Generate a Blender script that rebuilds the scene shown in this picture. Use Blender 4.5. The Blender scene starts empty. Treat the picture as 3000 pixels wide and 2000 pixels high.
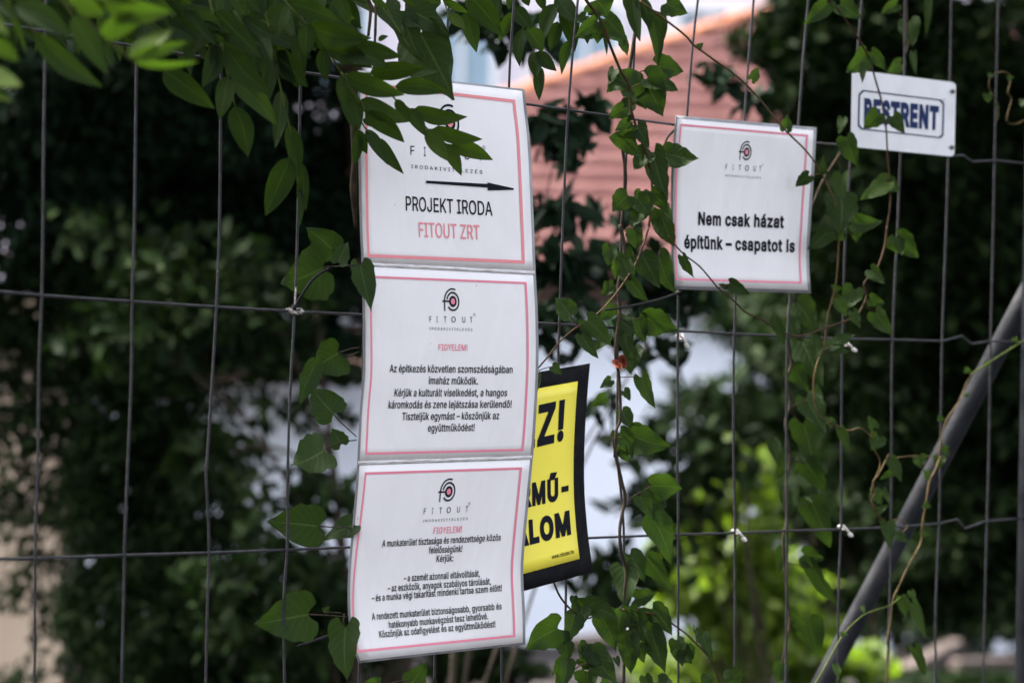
import bpy, math, os, random
import numpy as np
from mathutils import Vector, noise
from mathutils.geometry import tessellate_polygon

S = bpy.context.scene
R_ = math.radians
# ------------------------------------------------------------------ camera
LENS_PX = 10804.0                      # focal length in photo pixels (3000 wide)
PITCH, ROLL = R_(0.74), R_(1.2)
CAM = np.array((0.0, 0.0, 1.6))
FWD = np.array((0, math.cos(PITCH), math.sin(PITCH)))
_r0 = np.array((1.0, 0, 0)); _u0 = np.array((0, -math.sin(PITCH), math.cos(PITCH)))
RGT = math.cos(ROLL) * _r0 + math.sin(ROLL) * _u0
UPV = math.cos(ROLL) * _u0 - math.sin(ROLL) * _r0
cam_d = bpy.data.cameras.new('camera'); cam = bpy.data.objects.new('camera', cam_d)
S.collection.objects.link(cam); S.camera = cam
cam_d.sensor_width = 36.0; cam_d.lens = LENS_PX / 3000 * 36
cam_d.clip_start = 0.1; cam_d.clip_end = 3000
cam_d.dof.use_dof = True; cam_d.dof.focus_distance = 4.34; cam_d.dof.aperture_fstop = 6.3
cam_d.dof.aperture_blades = 0
from mathutils import Matrix
cam.matrix_world = Matrix((( RGT[0], UPV[0], -FWD[0], CAM[0]), (RGT[1], UPV[1], -FWD[1], CAM[1]),
                           ( RGT[2], UPV[2], -FWD[2], CAM[2]), (0, 0, 0, 1)))
# ------------------------------------------------------------------ sky, sun, exposure
SUN_EL, SUN_AZ = R_(55), R_(-75)       # azimuth from +Y (the view direction) towards +X
w = bpy.data.worlds.new('World'); S.world = w; w.use_nodes = True
nt = w.node_tree; bg = nt.nodes['Background']
sky = nt.nodes.new('ShaderNodeTexSky'); sky.sky_type = 'NISHITA'; sky.sun_disc = False
sky.sun_elevation = SUN_EL; sky.sun_rotation = SUN_AZ
sky.air_density = 0.8; sky.dust_density = 6.0; sky.ozone_density = 0.0
hs = nt.nodes.new('ShaderNodeHueSaturation'); hs.inputs['Saturation'].default_value = .48   # thin bright haze pales the sky
nt.links.new(sky.outputs[0], hs.inputs['Color']); nt.links.new(hs.outputs[0], bg.inputs[0]); bg.inputs[1].default_value = 0.12
sun_d = bpy.data.lights.new('sun', 'SUN'); sun_d.energy = 2.3; sun_d.angle = R_(0.6); sun_d.color = (1, .94, .85)
sun = bpy.data.objects.new('sun', sun_d); S.collection.objects.link(sun)
_sd = Vector((math.sin(SUN_AZ) * math.cos(SUN_EL), math.cos(SUN_AZ) * math.cos(SUN_EL), math.sin(SUN_EL)))
sun.rotation_euler = _sd.to_track_quat('Z', 'Y').to_euler()
S.view_settings.view_transform = 'Standard'; S.view_settings.look = 'None'
S.view_settings.exposure = 2.68; S.view_settings.gamma = 1
S.cycles.max_bounces = 8; S.cycles.transparent_max_bounces = 8
S.cycles.use_denoising = True

# ------------------------------------------------------------------ placing things in space
PHI = R_(37.6)
FDIR = np.array((math.sin(PHI), math.cos(PHI), 0))     # along the fence, away to the right
FNRM = np.array((math.cos(PHI), -math.sin(PHI), 0))    # out of the fence, towards the street
def ray(x, y): return FWD + RGT * ((x - 1500) / LENS_PX) - UPV * ((y - 1000) / LENS_PX)
F0 = CAM + ray(1058, 1000) * 4.2
def onf(x, y, off=0.0):
    "a point of the fence's plane (moved off metres out of it)"
    d = ray(x, y); t = ((F0 + FNRM * off - CAM) @ FNRM) / (d @ FNRM)
    return CAM + d * t
def at(x, y, depth): return CAM + ray(x, y) * depth
ZO = dict(A=(0, 0), B=(1000, 0), C=(2000, 0), D=(0, 667), E=(1000, 667), F=(2000, 667), G=(0, 1333), H=(1000, 1333), I=(2000, 1333))
def zp(z, x, y): o = ZO[z]; return (o[0] + x / 2.351, o[1] + y / 2.351)

# ------------------------------------------------------------------ objects
def tag(o, label=None, cat=None, group=None, kind=None):
    for k, v in (('label', label), ('category', cat), ('group', group), ('kind', kind)):
        if v: o[k] = v
    return o
def empty(name, loc, label, cat, group=None):
    o = bpy.data.objects.new(name, None); S.collection.objects.link(o); o.location = loc
    o.empty_display_size = .1
    return tag(o, label, cat, group)
class MB:
    def __init__(s): s.v = []; s.f = []; s.n = 0; s.uv = []; s.t = []; s.mi = []
    def add(s, verts, faces, uv=None, tint=0.0, mi=0):
        verts = np.asarray(verts, float)
        s.v.append(verts); k = len(verts)
        s.f += [tuple(i + s.n for i in f) for f in faces]; s.mi += [mi] * len(faces)
        s.uv.append(np.zeros((k, 2)) if uv is None else np.asarray(uv, float))
        s.t.append(np.full(k, tint)); s.n += k
    def tube(s, pts, rad, seg=8, tint=0.0, mi=0, cap=True):
        P = np.asarray(pts, float); n = len(P)
        rad = np.broadcast_to(np.asarray(rad, float), (n,))
        T = np.gradient(P, axis=0); T /= np.linalg.norm(T, axis=1)[:, None] + 1e-12
        ref = np.array((0.31, 0.17, .93)) if abs(T[0] @ np.array((0.31, 0.17, .93))) < .93 else np.array((1., 0, 0))
        a = np.cross(T[0], ref); a /= np.linalg.norm(a)
        V = []; ang = np.arange(seg) * 2 * math.pi / seg
        L = np.concatenate(([0], np.cumsum(np.linalg.norm(np.diff(P, axis=0), axis=1)))); uv = []
        for i in range(n):
            a = a - T[i] * (a @ T[i]); a /= np.linalg.norm(a); b = np.cross(T[i], a)
            V.append(P[i] + rad[i] * (np.cos(ang)[:, None] * a + np.sin(ang)[:, None] * b))
            uv.append(np.stack((ang / 6.2832, np.full(seg, L[i])), 1))
        V = np.concatenate(V); F = []
        for i in range(n - 1):
            for j in range(seg):
                F.append((i*seg+j, i*seg+(j+1) % seg, (i+1)*seg+(j+1) % seg, (i+1)*seg+j))
        if cap: F.append(tuple(range(seg))[::-1]); F.append(tuple(range((n-1)*seg, n*seg)))
        s.add(V, F, np.concatenate(uv), tint, mi)
    def box(s, c, x, y, z, mi=0):
        "a box round c with half-axis vectors x, y, z"
        c, x, y, z = map(np.asarray, (c, x, y, z))
        V = [c + i*x + j*y + k*z for k in (-1, 1) for j in (-1, 1) for i in (-1, 1)]
        s.add(V, [(0,2,3,1), (4,5,7,6), (0,1,5,4), (2,6,7,3), (0,4,6,2), (1,3,7,5)], mi=mi)
    def build(s, name, mats, parent=None, smooth=True):
        me = bpy.data.meshes.new(name); V = np.concatenate(s.v)
        me.from_pydata(V.tolist(), [], s.f); 
        if smooth: me.polygons.foreach_set('use_smooth', np.ones(len(me.polygons), bool))
        me.polygons.foreach_set('material_index', np.array(s.mi, np.int32))
        uvl = me.uv_layers.new(name='UVMap'); UV = np.concatenate(s.uv)
        idx = np.empty(len(me.loops), np.int32); me.loops.foreach_get('vertex_index', idx)
        uvl.data.foreach_set('uv', UV[idx].astype(np.float32).ravel())
        at_ = me.attributes.new('tint', 'FLOAT', 'POINT'); at_.data.foreach_set('value', np.concatenate(s.t).astype(np.float32))
        for m in (mats if isinstance(mats, (list, tuple)) else [mats]): me.materials.append(m)
        me.update()
        o = bpy.data.objects.new(name, me); S.collection.objects.link(o)
        if parent is not None:
            o.parent = parent
            if parent.type == 'EMPTY': o.matrix_parent_inverse = Matrix.Translation(-parent.location)
        return o
def smooth_line(P, k=6):
    P = np.asarray(P, float)
    if len(P) < 3: return np.array([P[0] + (P[-1]-P[0]) * t for t in np.linspace(0, 1, k)])
    Q = np.vstack((2*P[0]-P[1], P, 2*P[-1]-P[-2])); out = []
    for i in range(1, len(Q)-2):
        for j in range(k):
            t = j / k; a, b, c, d = Q[i-1], Q[i], Q[i+1], Q[i+2]
            out.append(.5*((2*b)+(c-a)*t+(2*a-5*b+4*c-d)*t*t+(3*b-a-3*c+d)*t**3))
    out.append(Q[-2]); return np.array(out)

# ------------------------------------------------------------------ materials
def mat(name, col=(.5,.5,.5), rough=.6, spec=.4, metal=0.0):
    m = bpy.data.materials.new(name); m.use_nodes = True; p = m.node_tree.nodes['Principled BSDF']
    p.inputs['Base Color'].default_value = (*col, 1); p.inputs['Roughness'].default_value = rough
    p.inputs['Specular IOR Level'].default_value = spec; p.inputs['Metallic'].default_value = metal
    return m
def N(m, t, **kw):
    n = m.node_tree.nodes.new(t)
    for k, v in kw.items(): setattr(n, k, v)
    return n
def LK(m, a, b): m.node_tree.links.new(a, b)
def ramp(m, fac, stops):
    r = N(m, 'ShaderNodeValToRGB'); e = r.color_ramp.elements
    while len(e) < len(stops): e.new(.5)
    for i, (p, c) in enumerate(stops): e[i].position = p; e[i].color = (*c, 1) if len(c) == 3 else c
    LK(m, fac, r.inputs[0]); return r.outputs[0]
def noise_t(m, scale, detail=4, rough=.55, vec=None, coord='Object'):
    n = N(m, 'ShaderNodeTexNoise'); n.inputs['Scale'].default_value = scale
    n.inputs['Detail'].default_value = detail; n.inputs['Roughness'].default_value = rough
    if vec is None: tc = N(m, 'ShaderNodeTexCoord'); vec = tc.outputs[coord]
    LK(m, vec, n.inputs['Vector']); return n.outputs['Fac']
def mixc(m, fac, a, b, mode='MIX'):
    n = N(m, 'ShaderNodeMix', data_type='RGBA', blend_type=mode)
    for s_, v in ((0, fac), (6, a), (7, b)):
        if hasattr(v, 'is_output'): LK(m, v, n.inputs[s_])
        else: n.inputs[s_].default_value = v if s_ == 0 else (*v, 1)
    return n.outputs[2]
def math_(m, op, a, b=0.0):
    n = N(m, 'ShaderNodeMath', operation=op)
    for i, v in ((0, a), (1, b)):
        if hasattr(v, 'is_output'): LK(m, v, n.inputs[i])
        else: n.inputs[i].default_value = v
    return n.outputs[0]
def varied(name, a, b, scale, rough=.6, spec=.06, bump=0.0, bscale=None, metal=0.0):
    m = mat(name, a, rough, spec, metal); p = m.node_tree.nodes['Principled BSDF']
    LK(m, ramp(m, noise_t(m, scale), ((.35, a), (.68, b))), p.inputs['Base Color'])
    if bump:
        bn = N(m, 'ShaderNodeBump'); bn.inputs['Strength'].default_value = bump; bn.inputs['Distance'].default_value = .002
        LK(m, noise_t(m, bscale or scale * 4, 3), bn.inputs['Height']); LK(m, bn.outputs[0], p.inputs['Normal'])
    return m
def leaf_mat(name, old, young_lit, vein, trans, tfac, rough=.42, veins=9.0, spec=.35, detailed=True):
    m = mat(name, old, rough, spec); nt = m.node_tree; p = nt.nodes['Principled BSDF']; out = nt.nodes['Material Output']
    a = N(m, 'ShaderNodeAttribute', attribute_name='tint')  # tint carries leaf age, and sunlight painted into the colour of single leaves
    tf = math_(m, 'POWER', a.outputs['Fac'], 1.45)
    col = mixc(m, tf, old, young_lit); tcol = mixc(m, tf, trans, tuple(c * 1.9 for c in trans))
    if detailed:
        uv = N(m, 'ShaderNodeUVMap'); sp = N(m, 'ShaderNodeSeparateXYZ'); LK(m, uv.outputs[0], sp.inputs[0])
        au = math_(m, 'ABSOLUTE', sp.outputs[0])
        mid = math_(m, 'LESS_THAN', au, .045)
        ph = math_(m, 'SUBTRACT', math_(m, 'MULTIPLY', sp.outputs[1], veins), math_(m, 'MULTIPLY', au, veins * .34))
        fr = math_(m, 'FRACT', ph); side = math_(m, 'LESS_THAN', math_(m, 'ABSOLUTE', math_(m, 'SUBTRACT', fr, .5)), .045)
        side = math_(m, 'MULTIPLY', side, .35)
        v = math_(m, 'MAXIMUM', math_(m, 'MULTIPLY', mid, .75), side)
        blot = noise_t(m, 55, 3)
        col = mixc(m, math_(m, 'MULTIPLY', blot, .55), col, tuple(c * .55 for c in old))
        col = mixc(m, v, col, vein)
        spot = math_(m, 'GREATER_THAN', math_(m, 'ADD', noise_t(m, 95, 3, .6), math_(m, 'MULTIPLY', au, .12)), .80)
        col = mixc(m, math_(m, 'MULTIPLY', spot, .8), col, (.10, .065, .025))
        bn = N(m, 'ShaderNodeBump'); bn.inputs['Strength'].default_value = .35; bn.inputs['Distance'].default_value = .0012
        hh = math_(m, 'ADD', math_(m, 'MULTIPLY', math_(m, 'ABSOLUTE', math_(m, 'SUBTRACT', fr, .5)), 1.0), math_(m, 'MULTIPLY', noise_t(m, 160, 2), .6))
        LK(m, hh, bn.inputs['Height']); LK(m, bn.outputs[0], p.inputs['Normal'])
    LK(m, col, p.inputs['Base Color'])
    tr = N(m, 'ShaderNodeBsdfTranslucent'); LK(m, tcol, tr.inputs[0])
    mx = N(m, 'ShaderNodeMixShader'); mx.inputs[0].default_value = tfac
    LK(m, p.outputs[0], mx.inputs[1]); LK(m, tr.outputs[0], mx.inputs[2]); LK(m, mx.outputs[0], out.inputs[0])
    return m

M = {}
M['wire'] = varied('galvanised_wire', (.014,.0135,.016), (.03,.029,.033), 90, .42, .22, .3, 400, .1)
def flecks(m, col, lo):
    p = m.node_tree.nodes['Principled BSDF']; l = p.inputs['Base Color'].links[0].from_socket
    n = noise_t(m, 170, 3, .7); f = math_(m, 'GREATER_THAN', n, lo); LK(m, mixc(m, f, l, col), p.inputs['Base Color'])
flecks(M['wire'], (.3,.28,.26), .76)
M['post'] = varied('dark_steel_tube', (.008,.009,.011), (.014,.015,.017), 20, .85, .0)
M['pipe'] = varied('grey_steel_tube', (.013,.0145,.0175), (.03,.031,.034), 22, .6, .10, .5, 120)
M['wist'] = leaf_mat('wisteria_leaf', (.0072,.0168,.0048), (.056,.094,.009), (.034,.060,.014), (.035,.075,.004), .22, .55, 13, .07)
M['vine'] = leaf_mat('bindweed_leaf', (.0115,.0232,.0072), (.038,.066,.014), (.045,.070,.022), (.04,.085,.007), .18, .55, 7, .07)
M['dead'] = varied('dead_leaf', (.13,.03,.02), (.22,.07,.04), 60, .6)
M['stem_red'] = varied('red_brown_stem', (.034,.02,.012), (.062,.035,.018), 60, .55)
M['stem_dark'] = varied('dark_woody_stem', (.022,.017,.013), (.05,.036,.024), 60, .7, bump=.4)
M['stem_tan'] = varied('tan_stem', (.055,.038,.017), (.10,.07,.027), 60, .5)
M['stem_green'] = varied('green_stem', (.045,.065,.014), (.08,.1,.02), 60, .5)
M['bark'] = varied('tree_bark', (.03,.024,.018), (.07,.055,.04), 9, .85, .1, .6, 30)
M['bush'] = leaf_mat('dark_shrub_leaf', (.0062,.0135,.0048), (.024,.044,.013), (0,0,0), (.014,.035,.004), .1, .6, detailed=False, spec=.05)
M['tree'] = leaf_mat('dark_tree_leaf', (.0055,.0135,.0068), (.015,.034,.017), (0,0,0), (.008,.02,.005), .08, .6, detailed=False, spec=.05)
M['fresh'] = leaf_mat('fresh_green_leaf', (.068,.115,.015), (.15,.205,.022), (0,0,0), (.19,.31,.014), .35, .5, detailed=False)
M['black'] = mat('black_ink', (.012,.012,.018), .7, .04)
M['navy'] = mat('navy_ink', (.006,.02,.085), .6, .12)
M['pink'] = mat('faded_red_ink', (.78,.25,.26), .5, .3)
M['rose'] = mat('rose_ink', (.78,.22,.29), .5, .3)
M['string'] = varied('dirty_string', (.12,.11,.1), (.42,.39,.36), 500, .8)
M['tie'] = varied('white_nylon', (.34,.32,.30), (.5,.48,.46), 300, .5)
M['blacktie'] = mat('black_nylon', (.006,.006,.007), .6, .12)
# ------------------------------------------------------------------ printed sheets
def paper_mat(name, base, dirt, seams=(), rough=.42, crease=.8):
    m = mat(name, base, rough, .35); p = m.node_tree.nodes['Principled BSDF']
    uv = N(m, 'ShaderNodeUVMap'); sp = N(m, 'ShaderNodeSeparateXYZ'); LK(m, uv.outputs[0], sp.inputs[0])
    mott = noise_t(m, 16, 5, .6, uv.outputs[0])
    col = mixc(m, math_(m, 'MULTIPLY', mott, .22), base, tuple(c * .82 for c in base))
    fib = noise_t(m, 700, 2, .6, uv.outputs[0]); col = mixc(m, math_(m, 'MULTIPLY', fib, .12), col, tuple(c * .7 for c in base))
    sk = N(m, 'ShaderNodeTexVoronoi'); sk.inputs['Scale'].default_value = 42; LK(m, uv.outputs[0], sk.inputs['Vector'])
    spk = math_(m, 'MULTIPLY', math_(m, 'LESS_THAN', sk.outputs['Distance'], .035), math_(m, 'GREATER_THAN', noise_t(m, 23, 2, .5, uv.outputs[0]), .56))
    col = mixc(m, math_(m, 'MULTIPLY', spk, .8), col, dirt)
    mp = N(m, 'ShaderNodeMapping'); mp.inputs['Scale'].default_value = (1, 9, 1); LK(m, uv.outputs[0], mp.inputs[0])
    streak = noise_t(m, 22, 4, .7, mp.outputs[0])
    for s in seams:                                            # dirt settled along the taped seams
        d = math_(m, 'ABSOLUTE', math_(m, 'SUBTRACT', sp.outputs[1], s))
        k = math_(m, 'MULTIPLY', math_(m, 'LESS_THAN', d, .0016), math_(m, 'MULTIPLY', math_(m, 'SUBTRACT', streak, .36), 2.6))
        kk = N(m, 'ShaderNodeClamp'); LK(m, k, kk.inputs[0]); col = mixc(m, kk.outputs[0], col, dirt)
    LK(m, col, p.inputs['Base Color'])
    mp2 = N(m, 'ShaderNodeMapping'); mp2.inputs['Scale'].default_value = (2.6, .8, 1); mp2.inputs['Rotation'].default_value = (0, 0, .25); LK(m, uv.outputs[0], mp2.inputs[0])
    cr = noise_t(m, 9, 3, .5, mp2.outputs[0])
    bn = N(m, 'ShaderNodeBump'); bn.inputs['Strength'].default_value = crease; bn.inputs['Distance'].default_value = .006
    LK(m, cr, bn.inputs['Height']); LK(m, bn.outputs[0], p.inputs['Normal'])
    return m
M['paper'] = paper_mat('white_laminated_paper', (.84,.80,.775), (.2,.15,.11), (.217, .434))
M['paper2'] = paper_mat('white_paper_notice', (.82,.785,.76), (.25,.2,.17))
M['plate'] = paper_mat('white_enamel_plate', (.76,.75,.745), (.3,.27,.24), (), .3)
M['yellow'] = paper_mat('yellow_plastic', (.98,.83,.08), (.35,.28,.03), (), .35, .12)
M['blackplate'] = varied('black_plastic', (.008,.008,.009), (.014,.014,.015), 60, .7, .04)
M['film'] = varied('grey_laminate_edge', (.20,.20,.205), (.32,.32,.325), 30, .25, .5)
M['gtape'] = varied('seam_tape', (.66,.64,.62), (.73,.71,.70), 50, .35, .4)
def grime(m):
    p = m.node_tree.nodes['Principled BSDF']; l = p.inputs['Base Color'].links[0].from_socket
    uv = N(m, 'ShaderNodeUVMap'); mp = N(m, 'ShaderNodeMapping'); mp.inputs['Scale'].default_value = (38, 700, 1); LK(m, uv.outputs[0], mp.inputs[0])
    f = math_(m, 'MULTIPLY', math_(m, 'SUBTRACT', noise_t(m, 1, 4, .65, mp.outputs[0]), .46), 4.5); c = N(m, 'ShaderNodeClamp'); LK(m, f, c.inputs[0])
    LK(m, mixc(m, c.outputs[0], l, (.24, .18, .13)), p.inputs['Base Color'])
grime(M['gtape'])
M['screw'] = mat('rusty_screw', (.12,.09,.075), .5, .4, .5)

class Sheet:
    "a hanging sheet whose two side edges are known; u, v in metres from its top left corner"
    def __init__(s, W, L, Rr, knots, base, gain=.8, bulge=0.0, rip=.0028):
        s.rip = rip
        s.W = W; s.kn = [k[0] for k in knots]; s.yl = [k[1] for k in knots]; s.yr = [k[2] for k in knots]
        s.L = smooth_line(L, 6); s.R = smooth_line(Rr, 6); s.L = s.L[np.argsort(s.L[:, 1])]; s.R = s.R[np.argsort(s.R[:, 1])]
        s.base = base; s.bulge = bulge; s.H = s.kn[-1]; s.gain = gain
        dl = np.linalg.norm(onf(*s.L[len(s.L)//2]) - CAM); dr = np.linalg.norm(onf(*s.R[len(s.R)//2]) - CAM)
        s.r = dr / dl
        def dev(E, y): return np.interp(y, E[:, 1], E[:, 0]) + .021 * (y - 1000)
        yy = np.linspace(s.yl[0], s.yl[-1], 40); s.dl0 = dev(s.L, yy).min(); yy = np.linspace(s.yr[0], s.yr[-1], 40); s.dr0 = dev(s.R, yy).min()
        s.dev = dev; s.m = dl / LENS_PX / math.cos(PHI)
    def pix(s, u, v):
        yl = np.interp(v, s.kn, s.yl) if 0 <= v <= s.H else (s.yl[0] + (s.yl[1]-s.yl[0])/(s.kn[1]-s.kn[0])*v if v < 0 else s.yl[-1] + (s.yl[-1]-s.yl[-2])/(s.kn[-1]-s.kn[-2])*(v-s.H))
        yr = np.interp(v, s.kn, s.yr) if 0 <= v <= s.H else (s.yr[0] + (s.yr[1]-s.yr[0])/(s.kn[1]-s.kn[0])*v if v < 0 else s.yr[-1] + (s.yr[-1]-s.yr[-2])/(s.kn[-1]-s.kn[-2])*(v-s.H))
        xl = np.interp(yl, s.L[:, 1], s.L[:, 0]); xr = np.interp(yr, s.R[:, 1], s.R[:, 0])
        q = u / s.W; t = q / (q + (1-q) * s.r)
        return xl + (xr-xl)*t, yl + (yr-yl)*t, yl, yr, t
    def p(s, u, v, h=0.0):
        x, y, yl, yr, t = s.pix(u, v)
        ol = (s.dev(s.L, yl) - s.dl0); orr = (s.dev(s.R, yr) - s.dr0)
        off = s.base + ((1-t)*ol + t*orr) * s.m * s.gain + s.bulge * math.sin(math.pi * min(max(u/s.W, 0), 1)) + h + s.rip * noise.noise((u*13+v*3, v*4.5, s.W*31+s.H*17))
        return onf(x, y, off)
    def inv(s, px, py):
        u, v = s.W/2, s.H/2
        for _ in range(25):
            x, y = s.pix(u, v)[:2]; e = 1e-4
            xu, yu = s.pix(u+e, v)[:2]; xv, yv = s.pix(u, v+e)[:2]
            a, b, c, d = (xu-x)/e, (xv-x)/e, (yu-y)/e, (yv-y)/e; D = a*d-b*c
            u += ((px-x)*d - b*(py-y))/D*.9; v += (a*(py-y) - c*(px-x))/D*.9
            u = min(max(u, -.05), s.W+.05); v = min(max(v, -.04), s.H+.04)
        return np.array((u, v))
    def grid(s, mb, u0, u1, v0, v1, h=0.0, nu=12, nv=16, thick=0.0, mi=0, round_=0.0):
        us = np.linspace(u0, u1, nu+1); vs = np.linspace(v0, v1, nv+1)
        V = [s.p(u, v, h) for v in vs for u in us]; uv = [(u, v) for v in vs for u in us]; w_ = nu+1
        F = [(j*w_+i, (j+1)*w_+i, (j+1)*w_+i+1, j*w_+i+1) for j in range(nv) for i in range(nu)]
        if thick:
            k = len(V); V += [s.p(u, v, h-thick) for v in vs for u in us]; uv = uv + uv
            F += [tuple(k+a for a in f[::-1]) for f in F]
            ring = list(range(w_)) + [j*w_+nu for j in range(1, nv+1)] + [nv*w_+i for i in range(nu-1, -1, -1)] + [j*w_ for j in range(nv-1, 0, -1)]
            F += [(ring[i-1], ring[i], ring[i]+k, ring[i-1]+k) for i in range(len(ring))]
        mb.add(V, F, uv, mi=mi)
    def poly(s, mb, P, h, mi=0):
        "flat outline(s) in u, v; P = [outer, hole, ...]"
        fl = [q for c in P for q in c]
        tr = tessellate_polygon([[Vector((q[0], q[1], 0)) for q in c] for c in P])
        mb.add([s.p(q[0], q[1], h) for q in fl], [tuple(t) for t in tr], mi=mi)
    def band(s, mb, A, B, h, mi=0, k=8):
        "a strip between the polylines A and B (same length)"
        n = len(A); V = [s.p(*q, h) for q in A] + [s.p(*q, h) for q in B]
        mb.add(V, [(i, i+1, n+i+1, n+i) for i in range(n-1)], mi=mi)
    def frame(s, mb, C, t, h, mi=0, tv=None):
        "a printed line round the corners C (TL, TR, BR, BL), t thick, inside C"
        tv = tv or t; C = np.asarray(C, float); ins = C + np.array(((t, tv), (-t, tv), (-t, -tv), (t, -tv)))
        for i in range(4):
            A = [C[i] + (C[(i+1) % 4]-C[i]) * q for q in np.linspace(0, 1, 17)]; B = [ins[i] + (ins[(i+1) % 4]-ins[i]) * q for q in np.linspace(0, 1, 17)]
            s.band(mb, A, B, h, mi)

try:
    FONT = bpy.data.fonts.load(os.path.join(bpy.utils.resource_path('LOCAL'), 'datafiles', 'fonts', 'Inter.woff2'))
except Exception:
    FONT = None
_tc = {}
def contours(body, bold):
    if (body, bold) in _tc: return _tc[body, bold]
    c = bpy.data.curves.new('text', 'FONT'); c.body = body; c.size = 1; c.space_character = 1 + bold*2.8; c.fill_mode = 'NONE'; c.resolution_u = 4
    if FONT: c.font = FONT
    o = bpy.data.objects.new('text', c); S.collection.objects.link(o)
    dg = bpy.context.evaluated_depsgraph_get(); me = bpy.data.meshes.new_from_object(o.evaluated_get(dg))
    V = [(v.co.x, v.co.y) for v in me.vertices]; adj = {}
    for e in me.edges:
        a, b = e.vertices; adj.setdefault(a, []).append(b); adj.setdefault(b, []).append(a)
    seen = set(); cs = []
    for i in range(len(V)):
        if i in seen or i not in adj: continue
        loop = [i]; seen.add(i); cur = i
        while True:
            nx = [j for j in adj[cur] if j not in seen]
            if not nx: break
            j = min(nx); 
            if cur == i and len(nx) == 2: j = min(nx)
            loop.append(j); seen.add(j); cur = j
        if len(loop) > 2: cs.append([V[k] for k in loop])
    bpy.data.objects.remove(o); bpy.data.meshes.remove(me); bpy.data.curves.remove(c)
    from mathutils.geometry import delaunay_2d_cdt
    if bold:                                                   # thicken every stroke by moving the outlines outwards
        ar = [sum(c[i-1][0]*c[i][1]-c[i][0]*c[i-1][1] for i in range(len(c)))/2 for c in cs]; sg = 1 if max(ar, key=abs) > 0 else -1; out = []
        for c in cs:
            c = np.array([q for i, q in enumerate(c) if math.dist(q, c[i-1]) > 1e-5]); e = np.roll(c, -1, 0) - c; e /= np.linalg.norm(e, axis=1)[:, None]
            nr = np.stack((e[:, 1], -e[:, 0]), 1)*sg; pn = np.roll(nr, 1, 0); mi_ = nr + pn; k = (mi_*mi_).sum(1); mi_ = mi_*(2/np.maximum(k, 1.0))[:, None]
            out.append((c + mi_*bold).tolist())
        cs = out
    pts = []; ed = []
    for c in cs:
        k = len(pts); pts += [Vector(q) for q in c]; ed += [(k+i, k+(i+1) % len(c)) for i in range(len(c))]
    vo, _e, fo, *_ = delaunay_2d_cdt(pts, ed, [], 0, 1e-6)
    VO = np.array([(v.x, v.y) for v in vo]); FO = np.array([tuple(f) for f in fo])
    C = VO[FO].mean(1); A = np.concatenate([np.array(c) for c in cs]); B = np.concatenate([np.roll(np.array(c), -1, 0) for c in cs])
    cx, cy = C[:, 0][:, None], C[:, 1][:, None]
    side = (B[:, 0]-A[:, 0])[None]*(cy-A[:, 1][None]) - (cx-A[:, 0][None])*(B[:, 1]-A[:, 1])[None]
    wn = (((A[:, 1][None] <= cy) & (B[:, 1][None] > cy) & (side > 0)).sum(1).astype(int) - ((A[:, 1][None] > cy) & (B[:, 1][None] <= cy) & (side < 0)).sum(1))
    _tc[body, bold] = (VO, FO[wn != 0]); return _tc[body, bold]
CAP = 1.0; CAP = contours('H', 0.0)[0][:, 1].max()
def write(sh, mb, body, a, b, cap, bold=0.0, h=.0006, mi=0, shear=0.0, fit=True, mid=None):
    "the line body with its baseline from a to b (photo pixels), capitals cap photo pixels high"
    A = sh.inv(*a); B = sh.inv(*b); m_ = sh.inv((a[0]+b[0])/2, (a[1]+b[1])/2); up = sh.inv((a[0]+b[0])/2, (a[1]+b[1])/2-cap)
    ch = m_[1]-up[1]; VO, FO = contours(body, bold); use = np.unique(FO); x0, x1 = VO[use, 0].min(), VO[use, 0].max()
    x, y = VO[:, 0], VO[:, 1]; U = A[0] + (B[0]-A[0])*(x-x0)/(x1-x0) + shear*y*ch/CAP; W_ = A[1] + (B[1]-A[1])*(x-x0)/(x1-x0) - y*ch/CAP
    mb.add([sh.p(u, v, h) for u, v in zip(U, W_)], [tuple(f) for f in FO], mi=mi)
def emblem(sh, mb, c, Rm, h=.0006):
    "the round monogram: a hooked stem, a ring, a bull's-eye; Rm = outer radius of the hook in metres"
    cx, cy = c; asp = 1.0
    def arc(r0, r1, a0, a1, mi, n=40, hh=h):
        an = np.radians(np.linspace(a0, a1, n+1))
        sh.band(mb, [(cx+r0*Rm*math.cos(t), cy-r0*Rm*math.sin(t)) for t in an], [(cx+r1*Rm*math.cos(t), cy-r1*Rm*math.sin(t)) for t in an], hh, mi)
    arc(.88, 1.0, 70, 180, 0)
    sh.poly(mb, [[(cx-1.0*Rm, cy), (cx-.88*Rm, cy), (cx-.88*Rm, cy+.74*Rm), (cx-1.0*Rm, cy+.74*Rm)]], h)
    arc(.60, .73, -142, 168, 0, 60)
    arc(.24, .42, 0, 360, 0, 48)
    sh.poly(mb, [[(cx-1.18*Rm, cy-.06*Rm), (cx-1.002*Rm, cy-.06*Rm), (cx-1.002*Rm, cy+.06*Rm), (cx-1.18*Rm, cy+.06*Rm)]], h)
    sh.poly(mb, [[(cx-.878*Rm, cy-.06*Rm), (cx-.41*Rm, cy-.06*Rm), (cx-.41*Rm, cy+.06*Rm), (cx-.878*Rm, cy+.06*Rm)]], h+.00003)
    an = np.linspace(0, 2*math.pi, 40, endpoint=False)
    sh.poly(mb, [[(cx+.235*Rm*math.cos(t), cy-.235*Rm*math.sin(t)) for t in an]], h, 1)
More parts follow.
